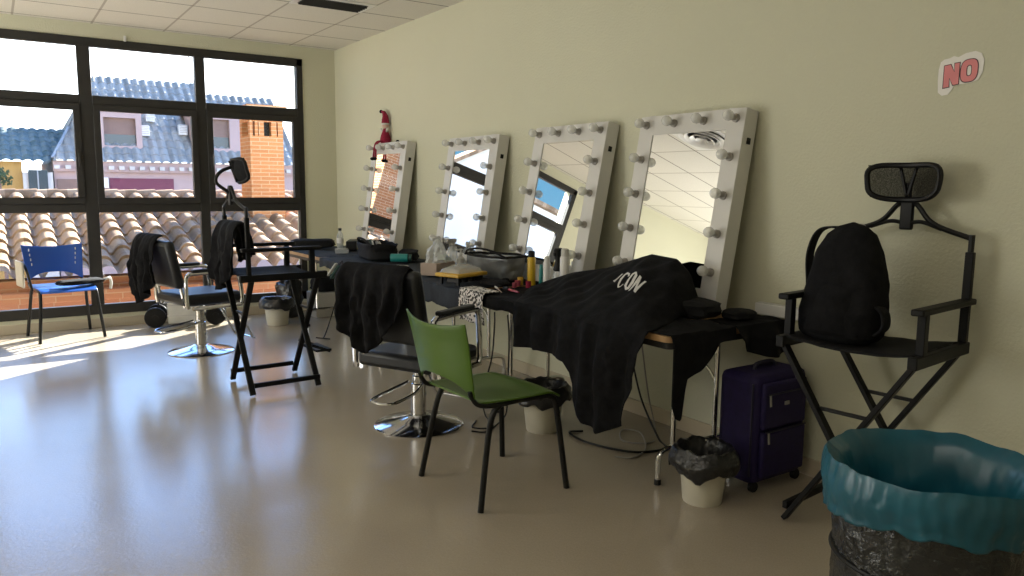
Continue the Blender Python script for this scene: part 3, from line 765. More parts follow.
bottle('spray_can', 'yellow spray bottle with dark cap standing before the mirrors', (-.36, -4.175, TZ), .026, .215, M['yellow'], M['black_plastic'], 'can')
bottle('small_bottle', 'slim teal bottle just right of the yellow spray bottle', (-.34, -4.25, TZ), .014, .135, M['teal'], M['teal'], 'can')
bottle('lotion_bottle', 'slim white bottle between the yellow bottle and the black sprayer', (-.36, -4.335, TZ), .022, .195, M['white'], M['white'], 'can')
t = thing('mist_sprayer', 'clear bottle with tall black spray head beside the white bottles', 'bottle', (-.35, -4.435, TZ))
MB().lathe([(.030, 0), (.033, .006), (.033, .085), (.026, .105), (.015, .115)], n=20).build('body', M['clear'], t)
MB().lathe([(.026, .113), (.030, .12), (.024, .15), (.018, .175), (.026, .215), (.030, .24), (.024, .25)], n=20).box((-.024, 0, .215), (.02, .012, .02)).build('spray_head', M['black_plastic'], t)
bottle('lotion_bottle', 'white aerosol bottle with pale cap, right of the black sprayer', (-.37, -4.525, TZ), .029, .255, M['white'], M['grey_white'], 'can')
bottle('small_bottle', 'short clear bottle at the edge of the draped shirt', (-.31, -4.61, TZ), .02, .115, M['clear'], M['white'], 'can')
bottle('spray_bottle', 'left clear spray bottle with white trigger behind the tissue box', (-.36, -2.94, TZ), .032, .23, M['clear'], M['grey_white'], 'spray')
bottle('spray_bottle', 'right clear spray bottle with grey trigger behind the green bottle', (-.36, -3.18, TZ), .036, .235, M['clear'], M['socket'], 'spray')
bottle('green_bottle', 'light green bottle behind the tissue box', (-.44, -3.20, TZ), .034, .11, M['leafgreen'], M['leafgreen'], 'can')
bottle('pump_bottle', 'pale pump bottle right of the green bottle', (-.42, -3.40, TZ), .03, .175, M['grey_white'], M['grey_white'], 'pump')
bottle('jar', 'squat white jar beside the pump bottle', (-.34, -3.33, TZ), .032, .085, M['white'], M['grey_white'], 'can')
# water bottle on the far table
t = thing('water_bottle', 'clear water bottle with dark cap on the far corner table', 'bottle', (-.36, -.98, TZ))
MB().lathe([(.028, 0), (.032, .006), (.032, .12), (.026, .145), (.014, .17), (.014, .178)], n=20).build('body', M['clear'], t)
MB().lathe([(.033, .055), (.033, .105)], n=20).build('paper_label', M['white'], t)
MB().lathe([(.016, .176), (.016, .198), (.012, .20)], n=16).build('cap', M['black_plastic'], t)

# tissue box
t = thing('tissue_box', 'pinkish box with crumpled clear film on top, on the middle table', 'box', (-.58, -3.36, .737), R(30))
MB().bx(-.125, .125, -.065, .065, 0, .085).build('box_body', M['card'], t, bevel=.003)
def film(u, v):
    th = 2 * PI * u; r = .10 * (1 - v) ** .7 + .01
    k = 1 + .45 * fbm(math.cos(th) * 2, math.sin(th) * 2, v * 3)
    return Vector((r * math.cos(th) * k - .01, r * math.sin(th) * k * .7, .086 + .15 * v * (1 + .3 * fbm(th, v * 2, 4))))
MB().grid(film, 26, 14, closeu=True).build('film', M['tissue'], t)

# yellow organiser tray with clear lid
t = thing('organiser_tray', 'ochre yellow organiser tray with clear domed lid', 'organiser', (-.705, -3.90, .737), R(18))
for x in (-.11, .11):
    for y in (-.07, .07): MB().bx(x - .008, x + .008, y - .008, y + .008, 0, .05).build('leg', M['black_plastic'], t)
MB().bx(-.14, .14, -.10, .10, .05, .075).build('tray', M['ochre'], t, bevel=.008)
MB().grid(lambda u, v: Vector(((u - .5) * .24, (v - .5) * .17, .076 + .05 * (max(0, math.sin(PI * u) * math.sin(PI * v))) ** .35)), 16, 12).build('lid', M['clear'], t)
for k in range(4): MB().box((-.10 + k * .06, -.03, .03), (.03, .10, .025)).build('compartment', M['black_plastic'], t, bevel=.003)

# open grey toiletry bag on a black bag
t = thing('makeup_bag', 'open grey shiny makeup bag with black rim left of the yellow bottle', 'bag', (-.425, -3.86, .737), R(100))
def bagwall(u, v):
    th = 2 * PI * u; e = lambda x: math.copysign(abs(x) ** .55, x)
    k = 1 + .06 * fbm(math.cos(th) * 3, math.sin(th) * 3, v * 4)
    return Vector((e(math.cos(th)) * (.20 + .02 * v) * k, e(math.sin(th)) * (.085 + .025 * v) * k, .02 + .145 * v + .012 * fbm(th, 3) * v))
MB().grid(bagwall, 36, 10, closeu=True).build('bag_body', M['grey_bag'], t, solid=.004)
MB().tube([bagwall(k / 40, 1.0) for k in range(40)], .008, 8, closed=True).build('rim', M['black_canvas'], t)
MB().bx(-.19, .19, -.08, .08, 0, .035).build('bag_base', M['black_canvas'], t, bevel=.01)
MB().tube(spline([(-.2, .09, .16), (-.12, .13, .20), (.0, .14, .215), (.12, .13, .20), (.2, .09, .165)], 6), .007, 8).build('handle', M['black_canvas'], t)
MB().ball((.05, 0, .12), .055, 14, (1.4, .9, .8)).build('contents', M['clear'], t)
o = puff((-.63, -3.62, .737), R(70), (.18, .10, .05), 'soft_pouch', M['black_canvas'], seed=41); tag(o, 'small black pouch between the yellow tray and grey bag', 'pouch')
o = puff((-.58, -4.10, .737), R(100), (.20, .10, .04), 'soft_pouch', M['black_canvas'], seed=44); tag(o, 'flat black pouch in front of the open grey makeup bag', 'pouch')
# small cosmetics beside the yellow bottle
for i, (x, y, r, h, m_, lab) in enumerate([(-.42, -4.14, .018, .05, 'ochre', 'small ochre pot left of the yellow bottle'),
                                          (-.46, -4.17, .018, .035, 'pink', 'small pink pot in front of the yellow bottle'),
                                          (-.45, -4.27, .016, .04, 'red', 'small dark red pot right of the yellow bottle'),
                                          (-.52, -4.22, .014, .03, 'pink', 'tiny pink pot at the edge of the black cloth')]):
    t = thing('makeup_pot', lab, 'cosmetics', (x, y, TZ))
    MB().lathe([(r, 0), (r, h * .6)], n=16).build('pot', M[m_], t); MB().lathe([(r * 1.05, h * .6), (r * 1.05, h), (r * .9, h)], n=16).build('lid', M[m_], t)
def brush(name, label, p, q, r, m1, m2, cat='brush'):
    p = Vector(p); q = Vector(q); t = thing(name, label, cat, p)
    d = q - p
    MB().tube([d * 0, d * .5, d * .62], [r * .7, r, r * 1.1], 8).build('handle', m1, t)
    MB().tube([d * .62, d * .8, d], [r * 1.6, r * 2.0, r * 1.2], 10).build('bristles', m2, t)
brush('hair_brush', 'reddish hair brush lying on black cloth near the draped shirt', (-.66, -4.47, .745), (-.63, -4.27, .745), .008, M['pink'], M['black_plastic'])
brush('makeup_brush', 'thin black makeup brush lying beside the reddish hair brush', (-.52, -4.55, .742), (-.48, -4.36, .742), .004, M['black_plastic'], M['grey_white'])
brush('pencil', 'pale thin pencil lying in front of the black pouch', (-.73, -4.40, .741), (-.62, -4.16, .741), .004, M['card'], M['grey_white'], 'pencil')
def leo(u, v):
    y = -4.37 + .28 * u
    if v < .25: k = v / .25; return Vector((-.72 - .098 * k, y, .741 + .004 * fbm(y * 9, k * 3)))
    d = .19 * (v - .25) / .75
    return Vector((-.824 - .016 * (.5 + .5 * math.sin(34 * y + d * 5)) * min(1, d / .03), y + .01 * math.sin(d * 20), .741 - d))
sheet('leopard_cloth', 'black and white leopard print cloth hanging over the table edge', 'cloth', leo, 20, 20, M['leopard'])
# far table things
o = puff((-.56, -.76, .737), R(-30), (.42, .20, .085), 'soft_pouch', M['black_canvas'], seed=51); tag(o, 'black soft pouch at the window end of the far table', 'pouch')
o = MB().bx(-.17, .17, -.05, .05, 0, .085).build('flat_case', M['black_plastic'], bevel=.008); o.location = (-.27, -1.08, .737); o.rotation_euler = (0, 0, R(62)); tag(o, 'long flat black case behind the water bottle', 'case')
t = thing('open_bag', 'wide open black bag full of tools on the far table', 'bag', (-.44, -2.02, .737), R(78))
def wal(u, v):
    th = 2 * PI * u; e = lambda x: math.copysign(abs(x) ** .5, x)
    k = 1 + .07 * fbm(math.cos(th) * 2, math.sin(th) * 2, v * 3 + 2)
    return Vector((e(math.cos(th)) * .30 * k, e(math.sin(th)) * .13 * k, .005 + .125 * v + .025 * fbm(th * 1.5, 3) * v))
MB().grid(wal, 36, 8, closeu=True).build('bag_body', M['black_canvas'], t, solid=.006)
MB().bx(-.26, .26, -.10, .10, .0, .04).build('bag_base', M['black_canvas'], t)
MB().tube(spline([(-.28, .10, .12), (-.16, .14, .165), (0, .15, .17), (.16, .13, .15), (.28, .08, .12)], 6), .010, 8).build('strap', M['black_canvas'], t)
for k in range(5):
    MB().tube([(-.18 + k * .075, -.03 + .01 * k, .04), (-.15 + k * .075, .02, .145)], .014, 8).build('contents', M[['grey_white', 'steel', 'black_plastic', 'grey_white', 'dark_green'][k]], t)
o = puff((-.30, -2.34, .737), R(60), (.30, .16, .085), 'soft_pouch', M['black_canvas'], seed=61); tag(o, 'black pouch beside the teal canister', 'pouch')
t = thing('canister', 'teal cylindrical canister lying on its side on the far table', 'canister', (-.45, -2.50, .737), R(-34))
RX = Matrix.Rotation(PI / 2, 3, 'Y')
MB().lathe([(.030, -.08), (.034, -.074), (.034, .055), (.03, .06)], (0, 0, .036), 22, RX).build('body', M['teal'], t)
MB().lathe([(.029, .058), (.029, .084), (.024, .088)], (0, 0, .036), 22, RX).build('cap', M['dark_green'], t)
o = MB().bx(-.09, .09, -.06, .06, 0, .035).build('clear_box', M['clear'], bevel=.004); o.location = (-.52, -1.42, .737); o.rotation_euler = (0, 0, R(70)); tag(o, 'small clear plastic box in front of the water bottle', 'box')
o = MB().bx(-.09, .09, -.06, .06, 0, .006).build('paper_sheet', M['grey_white']); o.location = (-.64, -2.80, .738); o.rotation_euler = (0, 0, R(25)); tag(o, 'small pale paper lying beside the salon chair jacket', 'paper')
# hair straightener hanging over the front edge with its cable
t = thing('hair_straightener', 'green and white hair straightener hanging off the far table', 'hair tool', (-.85, -2.17, .65))
MB().bar((-.01, -.06, .055), (-.01, .12, -.06), .03, .022).build('body', M['dark_green'], t, bevel=.006)
MB().bar((-.035, -.06, .075), (-.035, .13, -.04), .026, .012).build('plate', M['grey_white'], t, bevel=.004)
MB().tube(spline([(-.01, -.055, .06), (.0, -.10, .09), (-.01, -.06, -.10), (.0, .10, -.30), (.02, .35, -.55), (.06, .55, -.644), (.02, .60, -.644), (.10, .48, -.644)], 8), .005, 6).build('power_cable', M['black_plastic'], t)

# ------------------------------------------------------------------ doll on the corner mirror
t = thing('elf_doll', 'small red felt doll in a pointed hat sitting on the corner mirror', 'doll', (-.045, -1.36, 1.738))
MB().lathe([(.042, 0), (.05, .03), (.042, .07), (.026, .11), (.018, .135)], n=16, sy=1.1).build('body', M['red'], t)
MB().ball((0, 0, .165), .032, 14).build('head', M['skin'], t)
MB().tube([(0, 0, .175), (0, -.004, .215), (0, -.002, .25), (-.004, .02, .285), (-.008, .058, .296)], [.036, .034, .027, .017, .009], 12).build('hat', M['red'], t)
MB().lathe([(.037, .168), (.040, .176), (.037, .184)], n=16).build('hat_trim', M['grey_white'], t)
MB().ball((-.008, .072, .296), .017, 10).build('pompom', M['black_cloth'], t)
for s in (-1, 1):
    MB().tube(spline([(0, s * .03, .11), (-.01, s * .06, .12), (-.01, s * .075, .14)], 4), .010, 8).build('arm', M['grey_white'], t)
    MB().tube(spline([(-.035, s * .022, .02), (-.075, s * .022, .01), (-.10, s * .022, -.03), (-.115, s * .022, -.13)], 5), .009, 8).build('leg', M['red'], t)
    MB().ball((-.122, s * .024, -.145), .017, 10, (1.5, .9, .9)).build('shoe', M['black_cloth'], t)
for i, (y, h) in enumerate([(-1.50, .02), (-1.56, .02), (-1.63, .035)]):
    o = MB().lathe([(.016, 0), (.018, h * .6), (.01, h)], n=12).build('trinket', M['black_plastic'] if i != 1 else M['socket']); o.location = (-.05, y, 1.722)
    tag(o, ['small black trinket on the corner mirror next to the red doll', 'tiny grey trinket in the middle of the corner mirror top', 'taller black trinket at the right end of the corner mirror top'][i], 'ornament')

# ------------------------------------------------------------------ bins
def bin_(label, loc, r0, r1, h, seed):
    t = thing('waste_bin', label, 'bin', loc, 0, 'small cream waste bins with black liners')
    MB().lathe([(r0 * .97, 0), (r0, .006), (r1, h), (r1 + .006, h + .002), (r1 + .006, h - .012)], n=32, top=False).build('bucket', M['bin_white'], t)
    def liner(u, v):
        th = 2 * PI * u
        k = 1 + .05 * fbm(math.cos(th) * 3 + seed, math.sin(th) * 3, v * 4)
        if v < .3: q = v / .3; r = (r1 - .03) + .03 * q; z = h - .10 + .115 * q
        else:
            q = (v - .3) / .7; r = r1 + .012 + .030 * math.sin(PI * q * .7); z = h + .015 - q * (.10 + .04 * fbm(math.cos(th) * 1.2, math.sin(th) * 1.2, seed))
        return Vector((r * math.cos(th) * k, r * math.sin(th) * k, z + .012 * fbm(math.cos(th) * 4, math.sin(th) * 4, seed)))
    MB().grid(liner, 48, 18, closeu=True).build('liner', M['black_bag'], t, solid=.002, sharp=60)
    MB().lathe([(0, h - .17), (r1 * .6, h - .165), (r1 - .028, h - .098)], n=24, top=False).build('liner_base', M['black_bag'], t)
    return t
b1 = bin_('small cream bin with black liner beside the purple suitcase', (-.655, -5.885, 0), .084, .108, .235, 1)
MB().box((-.098, -.01, .15), (.004, .022, .022), Matrix.Rotation(R(30), 3, 'X')).build('green_sticker', M['dark_green'], b1)
bin_('small cream bin with black liner behind the green chair', (-.66, -4.72, 0), .092, .12, .255, 2)
bin_('small cream bin with black liner near the window corner', (-.905, -.70, 0), .10, .125, .25, 3)

# big bin with blue liner
t = thing('large_bin', 'large bin wrapped in black plastic with a blue bag, front right corner', 'bin', (-1.282, -7.150, 0))
HB, RB = .69, .228
def skin(u, v):
    th = 2 * PI * u; z = HB * v
    z = (HB - .07) * v; k = RB - .014 + .006 * fbm(math.cos(th) * 9, math.sin(th) * 9, z * 7) + .004 * fbm(math.cos(th) * 22, math.sin(th) * 22, z * 14)
    return Vector((k * math.cos(th), k * math.sin(th), z + .001))
MB().grid(skin, 120, 40, closeu=True).build('drum', M['bark_bag'], t, sharp=60)
MB().lathe([(0, .02), (RB - .02, .02)], n=24).build('drum_base', M['bark_bag'], t)
for z in (.455, .20): MB().tube([Vector(((RB - .013) * math.cos(2 * PI * k / 60), (RB - .013) * math.sin(2 * PI * k / 60), z)) for k in range(60)], .007, 8, closed=True).build('hoop', M['black_plastic'], t)
def lin(u, v):
    th = 2 * PI * u; C, S = math.cos(th), math.sin(th)
    if v < .45:
        q = v / .45; r = RB - .055 + .050 * q ** 4 + .02 * (1 - q) * fbm(C * 3, S * 3, q * 3) ; z = HB - .30 + .31 * q
    else:
        q = (v - .45) / .55; r = RB + .012 + .010 * math.sin(PI * min(1, q * 1.2)) + .006 * q * fbm(C * 3, S * 3, q * 2 + 4); z = HB + .01 - q * (.118 + .03 * fbm(C * 2, S * 2, 9))
    z += .010 * fbm(C * 2.2, S * 2.2, 2) * (v > .3)
    fold = .0018 * math.sin(th * 43 + 3 * fbm(C * 3, S * 3, v * 3)) * (.4 + (v > .45))
    return Vector(((r + fold) * C, (r + fold) * S, z))
MB().grid(lin, 140, 40, closeu=True).build('blue_liner', M['blue_bag'], t, solid=.0015, sharp=70)
MB().grid(lambda u, v: Vector(((RB - .04) * v * math.cos(2 * PI * u), (RB - .04) * v * math.sin(2 * PI * u), HB - .30 + .03 * fbm(v * 3 * math.cos(2 * PI * u), v * 3 * math.sin(2 * PI * u), 3))), 40, 10, closeu=True).build('liner_base', M['blue_bag'], t)

# ------------------------------------------------------------------ suitcase
t = thing('suitcase', 'purple fabric trolley suitcase standing against the wall under the table', 'suitcase', (-.245, -5.860, 0), R(0))
MB().bx(-.185, .185, -.105, .105, .035, .535).build('shell', M['purple'], t, bevel=.035)
MB().bx(-.15, .15, -.127, -.10, .29, .50).build('front_pocket', M['purple'], t, bevel=.012)
MB().bx(-.15, .15, -.130, -.10, .07, .28).build('front_pocket', M['purple'], t, bevel=.012)
for zx, zy, zz in ((.13, -.133, .452), (.14, -.132, .283)): MB().tube([(-zx, zy, zz), (zx, zy, zz)], .004, 6).build('zip', M['purple_dark'], t)
for z in (.44, .27): MB().bar((-.125, -.137, z + .01), (-.12, -.137, z - .04), .010, .004, up=(0, 1, 0)).build('zip_pull', M['socket'], t)
MB().box((.0, -.131, .40), (.03, .006, .018)).build('badge', M['socket'], t, bevel=.002)
MB().tube(spline([(-.07, 0, .53), (-.06, 0, .555), (0, 0, .562), (.06, 0, .555), (.07, 0, .53)], 5), .010, 8).build('handle', M['purple_dark'], t)
for x in (-.15, .15):
    for y in (-.085, .085): MB().lathe([(.022, -.012), (.025, -.008), (.025, .008), (.022, .012)], (x, y, .025), 16, Matrix.Rotation(PI / 2, 3, 'X')).build('wheel', M['black_plastic'], t)
MB().tube([(-.188, -.09, .08), (-.188, -.09, .50)], .005, 6).build('piping', M['purple_dark'], t)

# ------------------------------------------------------------------ backpack
t = thing('backpack', 'black backpack standing on the seat of the tall directors chair', 'backpack', (-.385, -6.315, .750), R(186))
def bpk(u, v):
    th = 2 * PI * u; z = v
    wd = interp(z, [0, .05, .25, .5, .75, .9, .97, 1], [.11, .155, .165, .150, .125, .09, .05, .004])
    dp = interp(z, [0, .05, .25, .5, .75, .9, .97, 1], [.07, .105, .115, .10, .08, .055, .03, .004])
    e = lambda x: math.copysign(abs(x) ** .75, x)
    k = 1 + .06 * fbm(math.cos(th) * 2, math.sin(th) * 2, z * 3)
    return Vector((e(math.cos(th)) * dp * k - .05 * z, e(math.sin(th)) * wd * k, .004 + .465 * z))
MB().grid(bpk, 40, 30, closeu=True).build('bag_body', M['black_cloth'], t)
MB().grid(lambda u, v: Vector((.085 + .045 * math.sin(PI * u) * math.sin(PI * min(.999, .15 + v * .85)) - .03 * v, (u - .5) * .22 * (1 - .25 * v), .04 + .21 * v)), 16, 12).build('front_pocket', M['black_cloth'], t, solid=.006)
MB().tube(spline([(-.10, -.03, .42), (-.10, -.02, .452), (-.10, .02, .452), (-.10, .03, .42)], 5), .006, 8).build('grab_loop', M['grey_cable'], t)
def strap(path, w_):
    P = spline(path, 8); b = MB()
    def fn(u, v):
        i = min(int(v * (len(P) - 1)), len(P) - 2); k = v * (len(P) - 1) - i; p = P[i].lerp(P[i + 1], k)
        return p + Vector(((u - .5) * w_, 0, 0))
    return b.grid(fn, 3, 40)
strap([(-.08, -.02, .425), (-.09, -.09, .445), (-.08, -.155, .425), (-.07, -.185, .33), (-.06, -.172, .20), (-.05, -.165, .10), (-.05, -.15, .05)], .055).build('shoulder_strap', M['black_canvas'], t, solid=.008, bevel=.002)
strap([(.02, .15, .05), (.01, .175, .08), (.01, .172, .13), (.02, .15, .16)], .06).build('side_pocket', M['black_canvas'], t, solid=.01)

# ------------------------------------------------------------------ trolley case, cartons
t = thing('trolley_case', 'silver makeup trolley case with black wheels behind the salon chair', 'case', (-1.67, -.23, 0), R(-14))
MB().bx(-.13, .19, -.135, .11, .03, .27).build('case_body', M['silver_case'], t, bevel=.012)
for z in (.10, .20): MB().bx(-.132, .192, -.138, -.133, z, z + .012).build('trim_band', M['steel'], t)
MB().box((.03, -.14, .24), (.05, .01, .02)).build('latch', M['steel'], t, bevel=.002)
for x, y in ((-.235, -.13), (-.235, .10), (.295, -.12), (.295, .10)):
    wl = MB().lathe([(.05, -.022), (.088, -.02), (.095, -.012), (.095, .012), (.088, .02), (.05, .022)], (x, y, .095), 28, Matrix.Rotation(PI / 2, 3, 'X')).build('wheel', M['black_plastic'], t)
    MB().lathe([(.028, -.026), (.03, .0), (.028, .026)], (x, y, .095), 18, Matrix.Rotation(PI / 2, 3, 'X')).build('hub', M['black_metal'], wl)
MB().bar((-.23, -.02, .095), (.24, -.02, .095), .03, .03).build('axle', M['black_metal'], t)
MB().tube(spline([(-.18, -.08, .10), (-.22, -.06, .28), (-.22, -.06, .40)], 4), .009, 8).build('pull_handle', M['black_metal'], t)
t = thing('carton', 'pale carton with closed flaps on the floor under the far table', 'box', (-.30, -.42, 0), R(4))
MB().bx(-.17, .13, -.12, .12, 0, .25).build('carton_body', M['carton'], t, bevel=.004)
MB().bx(-.171, .131, -.025, .025, .25, .252).build('tape_strip', M['beige'], t)
o = MB().bx(-.055, .055, -.10, .10, 0, .26).build('narrow_carton', M['white'], bevel=.004); o.location = (-.09, -.64, 0); tag(o, 'narrow white carton beside the larger carton under the far table', 'box')
o = puff((-.32, -.42, .253), R(10), (.28, .22, .17), 'black_bag', M['black_canvas'], seed=71); tag(o, 'black bag on top of the carton under the far table', 'bag')
o = puff((-.68, -.36, 0), R(20), (.20, .24, .40), 'black_bag', M['black_bag'], seed=75, lump=.3); tag(o, 'black plastic bag on the floor between the corner bin and the cartons', 'bag')

# ------------------------------------------------------------------ cables
def cable(label, pts, r, m):
    return tag(MB().tube(spline(pts, 8), r, 6).build('power_cable', m), label, 'cable')
cable('thick black cable looping on the floor below the draped shirt', [(-.18, -4.90, .42), (-.20, -5.02, .18), (-.24, -5.20, .012), (-.32, -5.33, .007), (-.50, -5.28, .007), (-.60, -5.05, .007), (-.58, -4.86, .007), (-.50, -4.88, .007)], .006, M['black_plastic'])
cable('grey cable coiled on the floor by the near table legs', [(-.12, -4.92, .50), (-.13, -5.00, .20), (-.18, -5.12, .007), (-.32, -5.22, .005), (-.42, -5.12, .005), (-.30, -4.98, .005), (-.26, -5.08, .012), (-.40, -5.27, .005), (-.55, -5.34, .005), (-.62, -5.28, .005)], .0042, M['grey_cable'])
cable('black cable dropping from the table beside the leopard cloth', [(-.79, -4.42, .635), (-.79, -4.42, .55), (-.77, -4.36, .35), (-.76, -4.25, .12), (-.79, -4.32, .006), (-.88, -4.55, .006), (-.98, -4.50, .006), (-.90, -4.40, .006)], .0045, M['black_plastic'])
cable('thin black cable hanging against the near table leg', [(-.78, -4.54, .635), (-.77, -4.54, .5), (-.72, -4.46, .25), (-.70, -4.42, .05), (-.76, -4.46, .006), (-.95, -4.60, .006), (-1.02, -4.55, .006)], .0045, M['black_plastic'])

# ------------------------------------------------------------------ NO sticker on the wall
t = thing('wall_sticker', 'white cut-out sticker with NO in pink letters on the wall', 'sticker', (-.0015, -6.50, 1.79))
def wp(a, b, q): return Vector((-q, -a, b))           # a to the right, b up on the wall
back = [(-.085, .062), (-.07, .072), (-.045, .075), (-.03, .082), (-.01, .075), (.02, .088), (.06, .092), (.085, .08), (.098, .05), (.095, .0), (.08, -.03), (.05, -.04), (.0, -.042), (-.02, -.045), (-.03, -.065), (-.045, -.083), (-.07, -.085), (-.088, -.07), (-.092, -.02), (-.092, .03)]
MB().prism(back, wp, .0015).build('backing', M['sticker'], t)
t.scale = (1, .88, .88)
def strip(poly, m, name, z0, th): MB().prism(poly, lambda a, b, q: wp(a, b, z0 + q), th).build(name, m, t)
def offset(poly, d):
    out = []; n = len(poly)
    for i in range(n):
        a, b, c = Vector(poly[i - 1]), Vector(poly[i]), Vector(poly[(i + 1) % n])
        e1 = (b - a).normalized(); e2 = (c - b).normalized(); n1 = Vector((e1.y, -e1.x)); n2 = Vector((e2.y, -e2.x))
        m_ = (n1 + n2); m_ = m_ / max(.35, m_.dot(n1)); out.append(tuple(b + m_ * d))
    return out
N = [(-.066, -.052), (-.042, -.049), (-.042, -.010), (-.025, -.043), (-.002, -.040), (-.002, .050), (-.022, .049), (-.022, .012), (-.040, .046), (-.066, .043)]
def area(p): return sum(p[i - 1][0] * p[i][1] - p[i][0] * p[i - 1][1] for i in range(len(p)))
if area(N) < 0: N = N[::-1]
strip(offset(N, .0035), M['letter_dark'], 'letter_outline', .0016, .0008)
strip(N, M['letter_pink'], 'letter', .0025, .0006)
def ring(r0, r1, z0, th, m_, name):
    def sq(a, rx, ry): c_, s_ = math.cos(a), math.sin(a); return (.040 + rx * math.copysign(abs(c_) ** .7, c_), .012 + ry * math.copysign(abs(s_) ** .7, s_) + .1 * rx * c_)
    b = MB(); k = 32
    o_ = [sq(2 * PI * i / k, *r1) for i in range(k)]; i_ = [sq(2 * PI * i / k, *r0) for i in range(k)]
    vs = [wp(a, c, z0 + th) for a, c in o_] + [wp(a, c, z0 + th) for a, c in i_]
    b.add(vs, [(i, (i + 1) % k, k + (i + 1) % k, k + i) for i in range(k)]); b.build(name, m_, t)
ring((.008, .020), (.0385, .0505), .0016, .0008, M['letter_dark'], 'letter_outline')
ring((.0115, .0235), (.035, .047), .0025, .0006, M['letter_pink'], 'letter')

# ------------------------------------------------------------------ outdoors
def corrugated(x0f, x1f, p0, p1, pitch, row, amp, nper=8, step=.02, xref=0.0, W_=None):
    """roof plane from p0=(y,z) at the eave to p1=(y,z) at the ridge; tile columns run up the slope"""
    y0, z0 = p0; y1, z1 = p1; L = math.hypot(y1 - y0, z1 - z0); ny, nz = -(z1 - z0) / L, (y1 - y0) / L
    b = MB(); rows = max(1, int(L / row)); xmin = min(x0f(0), x0f(1)); xmax = max(x1f(0), x1f(1)); nx = int((xmax - xmin) / pitch * nper)
    vs = []; fs = []
    for j in range(rows):
        for e in (0, 1):
            s = (j + e) / rows
            lift = step * (1 - e) + .001
            for i in range(nx + 1):
                x = xmin + (xmax - xmin) * i / nx
                ph = ((x - xref) / pitch) % 1.0
                c_ = math.cos(2 * PI * ph)
                hgt = amp * (math.sqrt(max(0, 1 - ((ph - .5) / .34) ** 2)) if abs(ph - .5) < .34 else -.35 * math.cos(PI * (min(ph, 1 - ph)) / .32))
                rr_ = lift + hgt * (1 + .12 * (1 - e))
                xx = min(max(x, x0f(s)), x1f(s))
                vs.append((xx, y0 + (y1 - y0) * s + ny * rr_, z0 + (z1 - z0) * s + nz * rr_))
    w_ = nx + 1
    for j in range(rows):
        a = 2 * j * w_
        for i in range(nx): fs.append((a + i, a + i + 1, a + w_ + i + 1, a + w_ + i))
        if j < rows - 1:
            for i in range(nx): fs.append((a + w_ + i, a + w_ + i + 1, a + 2 * w_ + i + 1, a + 2 * w_ + i))
    b.add(vs, fs); return b
t = thing('tiled_roof', 'sunlit clay barrel tile roof just outside the window', 'roof', (0, 0, 0))
EY, EZ, RY_, RZ_ = .82, .40, 3.7, 1.17
corrugated(lambda s: -9.0, lambda s: 2.6, (EY, EZ), (RY_, RZ_), .23, .30, .062, 10, .028).build('tile_field', M['clay'], t, sharp=60)
rc = MB()
for k in range(50):
    x = -9 + k * .235
    rc.lathe([(.085, 0), (.10, .25)], (x, RY_ + .02, RZ_ + .0), 12, Matrix.Rotation(PI / 2, 3, 'Y'))
rc.build('ridge_tiles', M['clay'], t)
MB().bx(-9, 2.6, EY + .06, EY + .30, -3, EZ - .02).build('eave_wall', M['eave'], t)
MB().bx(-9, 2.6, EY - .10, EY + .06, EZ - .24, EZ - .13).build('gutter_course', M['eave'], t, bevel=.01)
MB().add([(-9, RY_, RZ_ - .02), (2.6, RY_, RZ_ - .02), (2.6, RY_ + 3, RZ_ - .9), (-9, RY_ + 3, RZ_ - .9)], [(0, 1, 2, 3)]).build('rear_slope', M['clay'], t)
# brick chimney
t = thing('brick_chimney', 'orange brick chimney with slotted top standing on the tiled roof', 'chimney', (0, 0, 0))
cx0, cx1, cy0, cy1, cz0, cz1 = -.20, .25, 2.6, 3.1, .72, 2.36
for zc, h_ in (((cz0 + 2.0) / 2, 2.0 - cz0),): MB().bx(cx0, cx1, cy0, cy1, cz0, 2.0).build('shaft', M['brick'], t)
MB().bx(cx0, cx1, cy0, cy1, 2.19, cz1).build('crown', M['brick'], t)
ps = MB()
for x in (cx0, cx0 + .07, cx0 + .12, cx0 + .29, cx1 - .07): ps.bx(x, x + (.04 if x < cx0 + .1 else .07), cy0, cy0 + .09, 2.0, 2.19)
for x in (cx0, cx1 - .10): ps.bx(x, x + .10, cy1 - .10, cy1, 2.0, 2.19)
ps.build('slot_brick', M['brick'], t)
MB().bx(cx0 + .1, cx1 - .1, cy0 + .12, cy1 - .12, 2.0, 2.19).build('flue', M['black_plastic'], t)
MB().bx(cx0 - .04, cx1 + .04, cy0 - .04, cy1 + .04, cz1, cz1 + .05).build('cap', M['brick'], t)
# pink house across the street
t = thing('pink_house', 'pink rendered house with grey tiled roof and dormers across the street', 'house', (0, 0, 0))
HY = 16.0
MB().bx(-1.70, 9, HY + .1, HY + 6, -4, 1.95).build('wall', M['ext_pink'], t)
MB().bx(-1.72, 9, HY - .02, HY + .1, 1.66, 1.93).build('cornice', M['ext_pink'], t)
dn = MB()
for k in range(38): dn.bx(-1.70 + k * .26, -1.57 + k * .26, HY - .10, HY - .02, 1.72, 1.82)
dn.build('brackets', M['ext_pale'], t)
corrugated(lambda s: -1.72 + 1.37 * s, lambda s: 2.65, (HY - .12, 1.93), (HY + 3.0, 4.58), .24, .34, .034, 6, .014).build('roof', M['slate'], t, sharp=60)
corrugated(lambda s: 2.65, lambda s: 4.95, (HY - .12, 1.93), (HY + 2.65, 4.24), .24, .34, .034, 6, .014).build('roof', M['slate'], t, sharp=60)
MB().add([(-1.72, HY - .1, 1.9), (-.35, HY + 3, 4.55), (-1.72, HY + 6, 1.9)], [(0, 1, 2)]).build('hip_slope', M['slate'], t)
